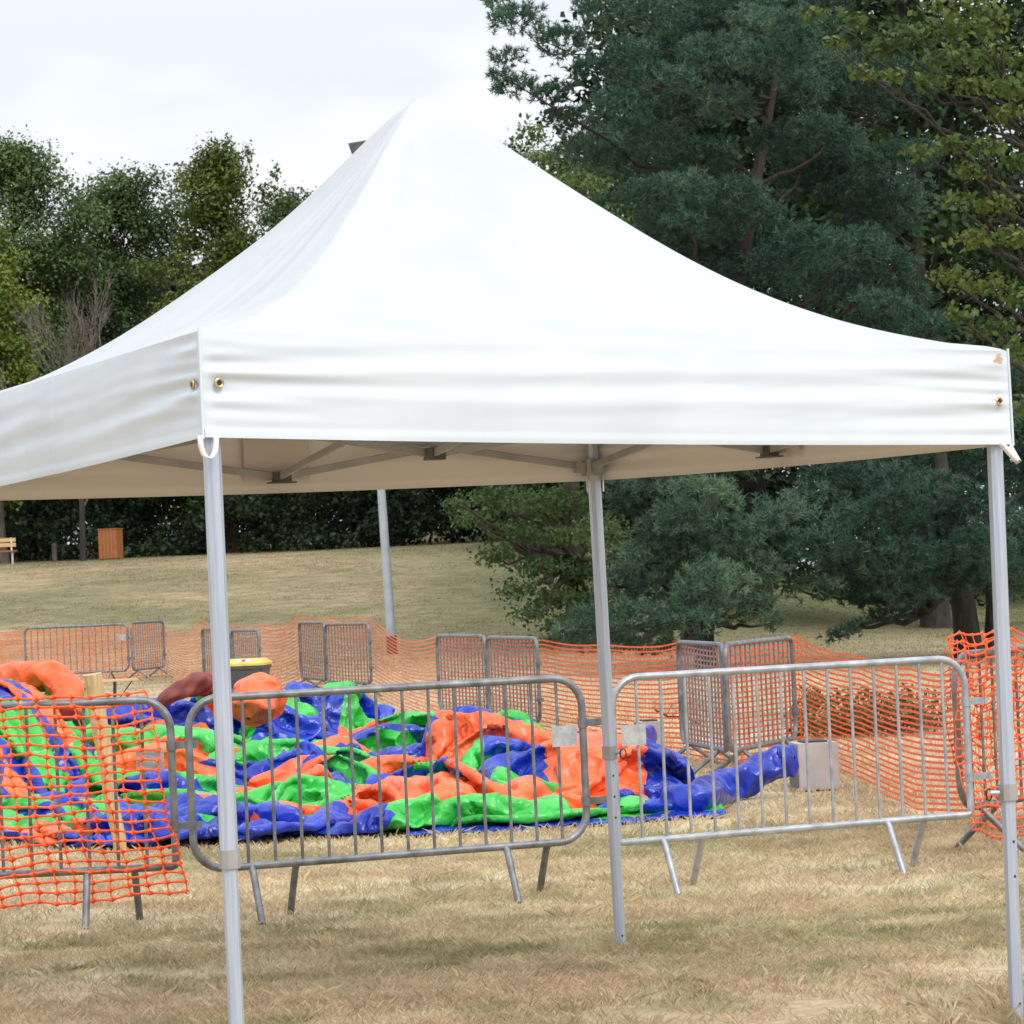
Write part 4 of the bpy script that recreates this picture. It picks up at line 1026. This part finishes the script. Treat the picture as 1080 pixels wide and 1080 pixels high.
# ================================================================== VEGETATION
def unit(v): return v/(np.linalg.norm(v, axis=-1, keepdims=True)+1e-9)
def clump_leaves(C, Rd, dens, size, seed, up=.5, shape='leaf'):
    """C (n,3) clump centres, Rd (n,3) radii; leaves are small folded faces spread through each clump"""
    rs = np.random.default_rng(seed); out = []; vv = []
    n_each = np.maximum(6, (dens*Rd[:, 0]*Rd[:, 2]).astype(int))
    ci = np.repeat(np.arange(len(C)), n_each); n = len(ci)
    d = unit(rs.normal(size=(n, 3))); rad = rs.uniform(0, 1, n)**.45
    p = C[ci]+d*rad[:, None]*Rd[ci]*(1+.25*rs.normal(size=(n, 1))*(rad[:, None] > .8))
    sz = size*rs.uniform(.6, 1.35, n)
    nrm = unit(d*.7+rs.normal(size=(n, 3))*.7+np.array([0, 0, up]))
    a = unit(np.cross(nrm, rs.normal(size=(n, 3)))); b = np.cross(nrm, a)
    q = np.zeros((n, 4, 3))
    q[:, 0] = p-a*sz[:, None]*.55; q[:, 1] = p-b*sz[:, None]*.34+nrm*sz[:, None]*.08
    q[:, 2] = p+a*sz[:, None]*.55-nrm*sz[:, None]*.12; q[:, 3] = p+b*sz[:, None]*.34+nrm*sz[:, None]*.08
    cv = rs.uniform(0, .55, len(C))[ci]+rs.uniform(0, .45, n)
    return q.reshape(-1, 3), np.arange(n*4).reshape(n, 4), np.repeat(cv, 4)
def tufts(C, Rd, dens, L, seed, nn=11, ydir=None):
    """needle tufts on the outer, upper shells of pads"""
    rs = np.random.default_rng(seed)
    n_each = np.maximum(8, (dens*Rd[:, 0]*Rd[:, 2]).astype(int)); ci = np.repeat(np.arange(len(C)), n_each); n = len(ci)
    d = unit(rs.normal(size=(n, 3))+np.array([0, 0, .35])); rad = .45+.55*rs.uniform(0, 1, n)**.5
    # lumpy pad surface
    lump = 1+.22*np.sin(d[:, 0]*7+ci*1.3)*np.cos(d[:, 2]*8+ci)+.12*rs.normal(size=n)
    p = C[ci]+d*(rad*lump)[:, None]*Rd[ci]
    ax_ = unit(d*.8+np.array([0, 0, .75])+rs.normal(size=(n, 3))*.35)
    q = np.zeros((n, nn, 3, 3)); Ls = L*rs.uniform(.7, 1.3, n)
    t1 = unit(np.cross(ax_, rs.normal(size=(n, 3)))); t2 = np.cross(ax_, t1)
    for k in range(nn):
        ph = 2*np.pi*k/nn*1.618*2.1+rs.uniform(0, .6, n); sp = rs.uniform(.2, 1.55, n)
        dr = unit(ax_*np.cos(sp)[:, None]+(t1*np.cos(ph)[:, None]+t2*np.sin(ph)[:, None])*np.sin(sp)[:, None])
        o = p+ax_*(rs.uniform(-.5, .3, n)*Ls)[:, None]
        sd_ = unit(np.cross(dr, rs.normal(size=(n, 3))))*.085*Ls[:, None]
        q[:, k, 0] = o-sd_; q[:, k, 1] = o+sd_; q[:, k, 2] = o+dr*Ls[:, None]
    cv = rs.uniform(0, .5, len(C))[ci]+rs.uniform(0, .3, n)+np.clip((p[:, 2]-C[ci][:, 2])/Rd[ci][:, 2], -1, 1)*0
    cv = np.repeat(cv, nn*3)
    return q.reshape(-1, 3), np.arange(n*nn*3).reshape(-1, 3), cv
def limb(mb, a, b, r0, r1, seed, wig=.08, k=7, n=7, droop=0.):
    rs = random.Random(seed); a = Vector(a); b = Vector(b); L = (b-a).length; pts = []
    for i in range(k+1):
        t_ = i/k; p = a.lerp(b, t_)
        if 0 < i < k: p += Vector((rs.uniform(-1, 1), rs.uniform(-1, 1), rs.uniform(-1, 1)))*wig*L*.5
        p.z += droop*L*math.sin(math.pi*t_)
        pts.append(p)
    mb.tube(pts, [r0+(r1-r0)*i/k for i in range(k+1)], n)
def tree(name, base, H, clumps, leafm, barkm, label, cat, group=None, dens=60, leaf=.2, seed=1, trunk_r=.25, trunks=None, pine=False, nn=11, extra=None, trunk_top=.8, lean=0., cast_limbs=1.):
    """clumps: list of (x,y,z,rx,ry,rz) in world coordinates"""
    base = np.array(base, float); root = empty(name, base, 0, label, cat, group)
    Cl = np.array(clumps, float); C = Cl[:, :3]-base; Rd = Cl[:, 3:]
    tops = []
    for i, (dx, dy, tdx, tdy, r, ht) in enumerate(trunks or [(0, 0, lean, 0, trunk_r, H*trunk_top)]):
        mb = MB(); k = 9; pts = []
        rs = random.Random(seed*7+i)
        for j in range(k+1):
            t_ = j/k; pts.append((dx+(tdx)*t_**1.3+(rs.uniform(-1, 1)*.02*ht/ k if j else 0)*2, dy+tdy*t_, -.25+(ht+.25)*t_))
        mb.tube(pts, [r*(1.35 if j == 0 else 1)*(1-.78*j/k) for j in range(k+1)], 12); mb.build('trunk', barkm, root)
        tops.append(pts)
    mb = MB(); rs = random.Random(seed)
    for i, c in enumerate(C):
        if rs.random() > cast_limbs: continue
        pts = min(tops, key=lambda P: abs(P[3][0]-c[0])+abs(P[3][1]-c[1]))
        hz = max(.15*H, c[2]-.35*math.hypot(c[0], c[1])-.3)
        t_ = min(.97, (hz+.25)/(pts[-1][2]+.25)); k = t_*9; j = min(8, int(k)); p = Vector(pts[j]).lerp(Vector(pts[j+1]), k-j)
        rr = max(.012, trunk_r*(1-.78*t_)*.42)
        limb(mb, p, Vector(c)-Vector((0, 0, Rd[i][2]*.3)), rr, rr*.25, seed+i, droop=-.03 if not pine else -.06, n=6)
        for _ in range(3):
            e_ = Vector(c)+Vector((rs.uniform(-.7, .7)*Rd[i][0], rs.uniform(-.7, .7)*Rd[i][1], rs.uniform(-.3, .7)*Rd[i][2]))
            limb(mb, Vector(c)-Vector((0, 0, Rd[i][2]*.3)), e_, rr*.3, rr*.1, seed+i*5+_, k=4, n=5)
    if mb.f: mb.build('branches', barkm, root)
    if pine: V, f, v = tufts(C, Rd, dens, leaf, seed, nn)
    else: V, f, v = clump_leaves(C, Rd, dens, leaf, seed)
    np_mesh('crown', V, f, leafm, root, v_attr=v)
    return root
def crown(base, H, rx, ry, z0, n, seed, cr=(.8, 1.5), shape=1.0, flat=.75):
    """clumps through an uneven egg-shaped crown; base point, H total height, z0 lowest foliage"""
    rs = np.random.default_rng(seed); out = []
    for i in range(n):
        a = rs.uniform(0, 2*np.pi); t_ = rs.uniform(0, 1)**.8; z = z0+(H-z0)*t_
        prof = math.sin(math.pi*min(1, .18+.82*t_**shape))**.6 if t_ < .98 else .15
        prof *= (.8+.35*math.sin(a*3+seed)+.15*rs.normal())
        rr = rs.uniform(.35, 1)**.5*max(.1, prof); c = rs.uniform(*cr)
        out.append((base[0]+rx*rr*math.cos(a), base[1]+ry*rr*math.sin(a), base[2]+z-c*.3, c, c, c*flat))
    return out
def pads(lst, d, dj=1.2, seed=0, yth=1.0):
    """clumps given by their place in the picture; each gets its own distance and a real 3-D size"""
    rs = np.random.default_rng(seed); out = []
    for it in lst:
        px, py, w_, h_ = it[:4]; dd = d+(it[4] if len(it) > 4 else rs.uniform(-dj, dj)); p = at(px, py, dd); s = dd/F_PX
        out.append((p[0], p[1], p[2], w_*s, w_*s*yth, h_*s))
    return out

# --- left wood beyond the slope
TG = 'broadleaf trees beyond the slope on the left'
def far_tree(px, d, top_py, w_px, n, leafm, label, seed, z0=.12, cr=(.9, 1.7), leaf=.24, dens=70, shape=1., trunk=.3, xtra=None):
    dens *= 6.5; leaf *= .62; w_px *= 1.15; n = int(n*1.6); cr = (cr[0]*.75, cr[1]*.85)
    p = at(px, 600, d); b = np.array([p[0], p[1], T(p[0], p[1])]); H = at(px, top_py, d)[2]-b[2]; rx = w_px*d/F_PX
    cl = crown(b, H, rx, rx*.8, H*z0, n, seed, cr, shape)
    if xtra: cl += pads(xtra, d, 1.5, seed)
    return tree('broadleaf_tree', b, H, cl, leafm, M['bark'], label, 'tree', TG, dens=dens, leaf=leaf, seed=seed, trunk_r=trunk)
far_tree(0, 112, 232, 42, 44, M['leaf_lime'], 'low yellow-green tree at the left edge, before the darker wood', 1, z0=.2, cr=(.7, 1.3))
far_tree(30, 124, 150, 95, 80, M['leaf_mid'], 'tall mid-green tree at the left edge whose crown peaks behind the yellow-green one', 2, xtra=[(20, 165, 25, 18), (62, 195, 25, 20), (0, 160, 30, 20), (90, 225, 25, 25)])
far_tree(140, 128, 188, 85, 80, M['leaf_dark'], 'broad dark green tree between the tall left crown and the olive-tipped tree', 3, xtra=[(120, 195, 30, 18), (158, 190, 30, 18), (190, 215, 25, 25), (95, 218, 30, 20), (175, 225, 30, 22), (205, 228, 30, 25), (130, 215, 34, 22)])
far_tree(245, 118, 150, 72, 90, M['leaf_olive'], 'olive green tree with a ragged upright top left of the canopy peak', 4, shape=.7, cr=(.6, 1.2), z0=.08, xtra=[(240, 152, 7, 14), (262, 160, 6, 12), (228, 165, 8, 12), (250, 185, 22, 18), (290, 182, 8, 12), (205, 190, 14, 12), (280, 205, 22, 16), (225, 205, 26, 18), (300, 215, 14, 12), (180, 290, 30, 10), (200, 250, 30, 20)])
far_tree(318, 132, 205, 55, 60, M['leaf_dark'], 'dark tree just behind the left slope of the white roof', 5, xtra=[(305, 214, 20, 16), (324, 208, 12, 12), (290, 225, 24, 20)])
far_tree(-80, 126, 160, 80, 40, M['leaf_mid'], 'mid-green tree just outside the left edge', 6)
far_tree(430, 136, 260, 80, 60, M['leaf_dark'], 'dark tree hidden behind the middle of the canopy', 8)
# bare twiggy tree
bp_ = at(88, 600, 109); bb = np.array([bp_[0], bp_[1], T(bp_[0], bp_[1])])
bt = empty('bare_tree', bb, 0, 'leafless grey twiggy tree standing before the dark left wood', 'tree')
mbt = MB(); Hh = at(88, 262, 109)[2]-bb[2]
mbt.tube([(0, 0, -.2), (.05, 0, Hh*.25), (.1, 0, Hh*.5)], [.11, .09, .06], 8); mbt.build('trunk', M['bark_dark'], bt)
mb = MB(); rs = random.Random(5)
def twigs(p, d, L, r, lev):
    e_ = p+d*L; limb(mb, p, e_, r, r*.5, rs.random(), wig=.10, k=4, n=4)
    if lev == 0: return
    for _ in range(4 if lev > 1 else 5):
        q_ = p.lerp(e_, rs.uniform(.35, 1)); dd = (d+Vector((rs.uniform(-.55, .55), rs.uniform(-.5, .5), rs.uniform(-.1, .5)))).normalized()
        twigs(q_, dd, L*rs.uniform(.45, .75), r*.55, lev-1)
for k in range(9):
    h0 = rs.uniform(.1, .5)*Hh; a = rs.uniform(0, 6.28)
    twigs(Vector((.05, 0, h0)), Vector((math.cos(a)*.5, math.sin(a)*.4, 1)).normalized(), (Hh-h0)*.42, .035, 3)
mb.build('branches', M['twig'], bt)
# thicket along the top of the slope
rs = np.random.default_rng(44); cl = []
for i in range(760):
    px = rs.uniform(-120, 760); d = rs.uniform(114, 125) if px < 560 else rs.uniform(104, 122); p = at(px, 600, d); z = T(p[0], p[1]); c = rs.uniform(.6, 1.15)
    cl.append((p[0], p[1], z+rs.uniform(.2, 5.5), c, c, c*.8))
for i in range(130):
    px = rs.uniform(-60, 560); d = rs.uniform(112.6, 114.5); p = at(px, 600, d); z = T(p[0], p[1]); c = rs.uniform(.35, .75)
    cl.append((p[0], p[1], z+rs.uniform(.1, 1.8)*(1+.8*math.sin(px*.03)), c, c, c*.8))
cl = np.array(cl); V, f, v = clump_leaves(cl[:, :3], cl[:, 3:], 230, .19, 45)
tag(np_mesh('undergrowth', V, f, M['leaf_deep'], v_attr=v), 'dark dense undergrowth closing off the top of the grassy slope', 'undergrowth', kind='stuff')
# dark wood behind everything on the right, and lower behind the left trees
cl = []
for i in range(560):
    px = rs.uniform(-160, 640); d = rs.uniform(136, 150); p = at(px, 600, d); z = T(p[0], p[1]); c = rs.uniform(1.2, 2.3)
    cl.append((p[0], p[1], z+rs.uniform(.5, 12.5), c, c, c*.8))
for i in range(520):
    px = rs.uniform(560, 1250); d = rs.uniform(98, 130); p = at(px, 600, d); z = T(p[0], p[1]); c = rs.uniform(1.2, 2.3)
    h = rs.uniform(.4, 12+13*min(1, max(0, (px-600)/130)))
    cl.append((p[0], p[1], z+h, c, c, c*.8))
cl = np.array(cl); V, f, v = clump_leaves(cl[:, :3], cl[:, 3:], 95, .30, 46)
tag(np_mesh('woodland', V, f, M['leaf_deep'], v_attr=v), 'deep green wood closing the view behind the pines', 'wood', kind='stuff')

# --- hornbeam-like tree left of the pines
b = ground(600, 700); b = at(605, 600, 66); b = np.array([b[0], b[1], T(b[0], b[1])])
lst = [(560, 140, 22, 16), (540, 158, 14, 12), (585, 165, 26, 18), (620, 185, 30, 18), (570, 190, 24, 14), (600, 215, 30, 14), (650, 230, 30, 20), (610, 260, 40, 25), (560, 300, 40, 30), (640, 310, 45, 30), (600, 360, 50, 30), (550, 400, 40, 30), (650, 400, 50, 30),
       (520, 522, 34, 12), (560, 528, 40, 16), (600, 530, 40, 20), (500, 545, 24, 10), (545, 560, 38, 14), (590, 565, 40, 16), (630, 560, 36, 20), (525, 585, 26, 10), (570, 595, 36, 14), (615, 600, 38, 16), (545, 622, 24, 10), (590, 630, 36, 14), (630, 640, 36, 20), (560, 648, 22, 8), (600, 660, 34, 12), (640, 670, 36, 14), (480, 530, 18, 8)]
cl = pads(lst, 64, 1.5, 5)+[(x, y+rs.uniform(1.5, 5), z, rx*1.2, ry, rz*1.4) for (x, y, z, rx, ry, rz) in pads(lst, 64, 1, 6)]
tree('broadleaf_tree', b, 11.5, cl, M['leaf_mid'], M['bark'], 'dark green tree with drooping layered leaves, between the lamp mast and the back tent leg', 'tree', None, dens=1150, leaf=.10, seed=15, trunk_r=.22)

# --- pines
PG = 'blue-green pines on the right'
b = at(728, 600, 58); b = np.array([b[0], b[1], T(b[0], b[1])])
lst = [(545, 20, 38, 22), (590, 45, 40, 24), (535, 60, 26, 12), (545, 92, 34, 17), (528, 78, 20, 9), (580, 98, 30, 14), (520, 0, 20, 14), (640, 8, 46, 26), (700, 15, 50, 30), (620, 75, 30, 18), (660, 62, 40, 28), (655, 115, 44, 26), (700, 90, 44, 30), (755, 60, 50, 32), (760, 110, 46, 28), (800, 30, 40, 30),
       (600, 125, 30, 14), (690, 150, 50, 24), (740, 165, 50, 26), (640, 165, 36, 16), (720, 200, 48, 24), (680, 205, 36, 20), (770, 205, 50, 26), (820, 65, 46, 30), (840, 30, 40, 30), (850, 95, 36, 24), (860, 135, 44, 20), (820, 150, 46, 24), (890, 150, 34, 18), (800, 230, 44, 20), (650, 215, 30, 14),
       (850, 255, 46, 24), (900, 260, 50, 26), (940, 280, 40, 26), (880, 300, 60, 24), (820, 275, 40, 18), (960, 310, 30, 20), (930, 320, 40, 16), (760, 245, 36, 14), (720, 232, 30, 12), (985, 345, 30, 14), (780, 0, 60, 30)]
cl = pads(lst, 55.5, 1.2, 7)
bk = [(rs.uniform(620, 960), rs.uniform(-80, 420), rs.uniform(36, 60), rs.uniform(20, 30), rs.uniform(2.5, 6)) for i in range(52)]
cl = [(a, b_, c, e_*.80, f*.80, g_2*.76) for (a, b_, c, e_, f, g_2) in cl]
cl += pads(bk, 55, 0, 8)
tree('pine_tree', b, 14.5, cl, M['needle'], M['bark_pine'], 'tallest blue-green pine, rising past the top of the picture behind the canopy', 'tree', PG, dens=1000, leaf=.115, seed=21, trunk_r=.26, pine=True, nn=14, cast_limbs=.35, lean=2.2)
b = at(745, 690, 50); b = np.array([b[0], b[1], T(b[0], b[1])])
lst = [(690, 560, 26, 18), (715, 545, 30, 22), (750, 535, 34, 22), (680, 590, 34, 20), (725, 580, 40, 24), (770, 565, 40, 24), (650, 615, 28, 14), (700, 620, 42, 22), (750, 615, 42, 22), (630, 650, 34, 14), (605, 665, 30, 12), (670, 655, 40, 18), (720, 655, 44, 18), (760, 645, 36, 18), (795, 600, 36, 22), (800, 640, 20, 14), (812, 655, 14, 10), (585, 678, 26, 7), (640, 680, 44, 8), (700, 682, 44, 9), (735, 515, 40, 12), (690, 505, 40, 14)]
cl = pads(lst, 47.8, .8, 9)
cl += pads([(rs.uniform(650, 810), rs.uniform(440, 660), 36, 22, rs.uniform(2, 4)) for i in range(16)], 48, 0, 10)
tree('pine_tree', b, 6.0, cl, M['needle2'], M['bark_dark'], 'low bushy pine reaching down to the mesh fence, right of the back tent leg', 'tree', PG, dens=950, leaf=.108, seed=22, trunk_r=.16, pine=True, nn=14)
b = at(1024, 640, 52); b = np.array([b[0], b[1], T(b[0], b[1])])
lst = [(825, 545, 34, 22), (860, 530, 36, 24), (820, 585, 36, 20), (865, 575, 40, 24), (905, 555, 40, 26), (900, 600, 44, 22), (945, 540, 42, 28), (950, 590, 44, 26), (990, 560, 40, 28), (1000, 605, 40, 24), (860, 620, 34, 13), (835, 615, 30, 12), (920, 632, 34, 10), (960, 628, 38, 14), (1035, 580, 36, 26), (1060, 610, 30, 24), (1030, 540, 36, 24), (880, 500, 34, 14), (935, 505, 40, 14), (985, 515, 40, 18), (1070, 560, 34, 26), (885, 670, 20, 7), (902, 662, 15, 6), (925, 650, 14, 8), (948, 648, 12, 7), (805, 560, 30, 20), (1100, 590, 40, 26)]
cl = pads(lst, 49.5, .9, 11)
cl += pads([(rs.uniform(860, 1130), rs.uniform(400, 615), 40, 24, rs.uniform(2, 4.5)) for i in range(22)], 50, 0, 12)
tree('pine_tree', b, 9., cl, M['needle'], M['bark_dark'], 'pine with two dark trunks side by side near the right tent leg', 'tree', PG, dens=900, leaf=.11, seed=23, trunk_r=.24, pine=True, nn=14,
     trunks=[(-.05, 0, -.5, 0, .25, 4.6), (.42, .1, .1, .2, .22, 4.6)])
# --- maple at the upper right
b = at(1120, 600, 47); b = np.array([b[0], b[1], T(b[0], b[1])])
lst = [(930, 50, 26, 12), (960, 35, 28, 14), (1000, 30, 30, 16), (1045, 20, 30, 18), (1000, 60, 34, 14), (1050, 60, 34, 18), (910, 75, 16, 8), (940, 80, 24, 8), (980, 85, 28, 9), (1030, 90, 30, 12), (1070, 90, 28, 14), (900, 20, 20, 10), (880, 45, 14, 8), (1010, 5, 40, 14), (1060, 120, 26, 12),
       (970, 160, 24, 8), (1000, 150, 26, 10), (1040, 155, 30, 12), (1075, 170, 28, 12), (1020, 180, 26, 9), (1010, 210, 20, 9), (1050, 215, 30, 14), (1030, 250, 30, 12), (1070, 250, 26, 14), (1000, 290, 26, 12), (1040, 300, 34, 14), (1075, 310, 28, 14), (1010, 330, 20, 10), (1050, 345, 30, 12), (1080, 370, 30, 18), (1090, 430, 26, 20), (860, 15, 18, 9)]
cl = pads(lst, 45, 1.2, 13, yth=1.3)
tree('maple_tree', b, 13, cl, M['leaf_maple'], M['bark_dark'], 'maple with yellowing leaves hanging in at the upper right corner', 'tree', None, dens=1700, leaf=.11, seed=31, trunk_r=.2)
# --- darker broadleaf trees behind the pines, right side
b = at(985, 600, 72); b = np.array([b[0], b[1], T(b[0], b[1])])
cl = crown(b, 19, 5.0, 3.5, 2.2, 130, 51, (.8, 1.5), .9)
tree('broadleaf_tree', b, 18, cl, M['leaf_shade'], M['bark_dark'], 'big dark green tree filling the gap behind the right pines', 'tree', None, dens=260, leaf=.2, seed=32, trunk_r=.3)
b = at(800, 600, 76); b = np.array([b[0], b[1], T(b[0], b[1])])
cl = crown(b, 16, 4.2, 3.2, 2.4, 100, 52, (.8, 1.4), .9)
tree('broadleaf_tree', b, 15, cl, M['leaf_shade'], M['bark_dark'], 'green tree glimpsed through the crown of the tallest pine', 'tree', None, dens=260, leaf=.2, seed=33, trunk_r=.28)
# low dark shrub seen through the mesh, and a fallen branch beside the boxes
b = ground(925, 776); cl = [(b[0]+rs.uniform(-.75, .65), b[1]+rs.uniform(-.4, .5), b[2]+rs.uniform(.05, .38), .2, .2, .14) for i in range(36)]
tree('low_shrub', b, .5, cl, M['leaf_dark'], M['bark_dark'], 'low dark spreading shrub behind the orange mesh, right of the raised blue sleeve', 'shrub', None, dens=2600, leaf=.05, seed=61, trunk_r=.03)
b = ground(712, 768); fb = empty('fallen_branch', b, 0, 'thin dark fallen branch on the grass by the middle grey blower box', 'branch')
mb = MB(); limb(mb, (-.22, .1, .22), (.25, 0, .03), .012, .01, 3, wig=.2); mb.build('stem', M['bark_dark'], fb)
for k in range(5):
    mb = MB(); limb(mb, (-.1+.07*k, .05, .12-.02*k), (-.02+.09*k, .02+.1*math.sin(k), .24-.05*k), .006, .003, 9+k, wig=.2, n=5); mb.build('twig', M['bark_dark'], fb)
print('done', len(bpy.data.objects))
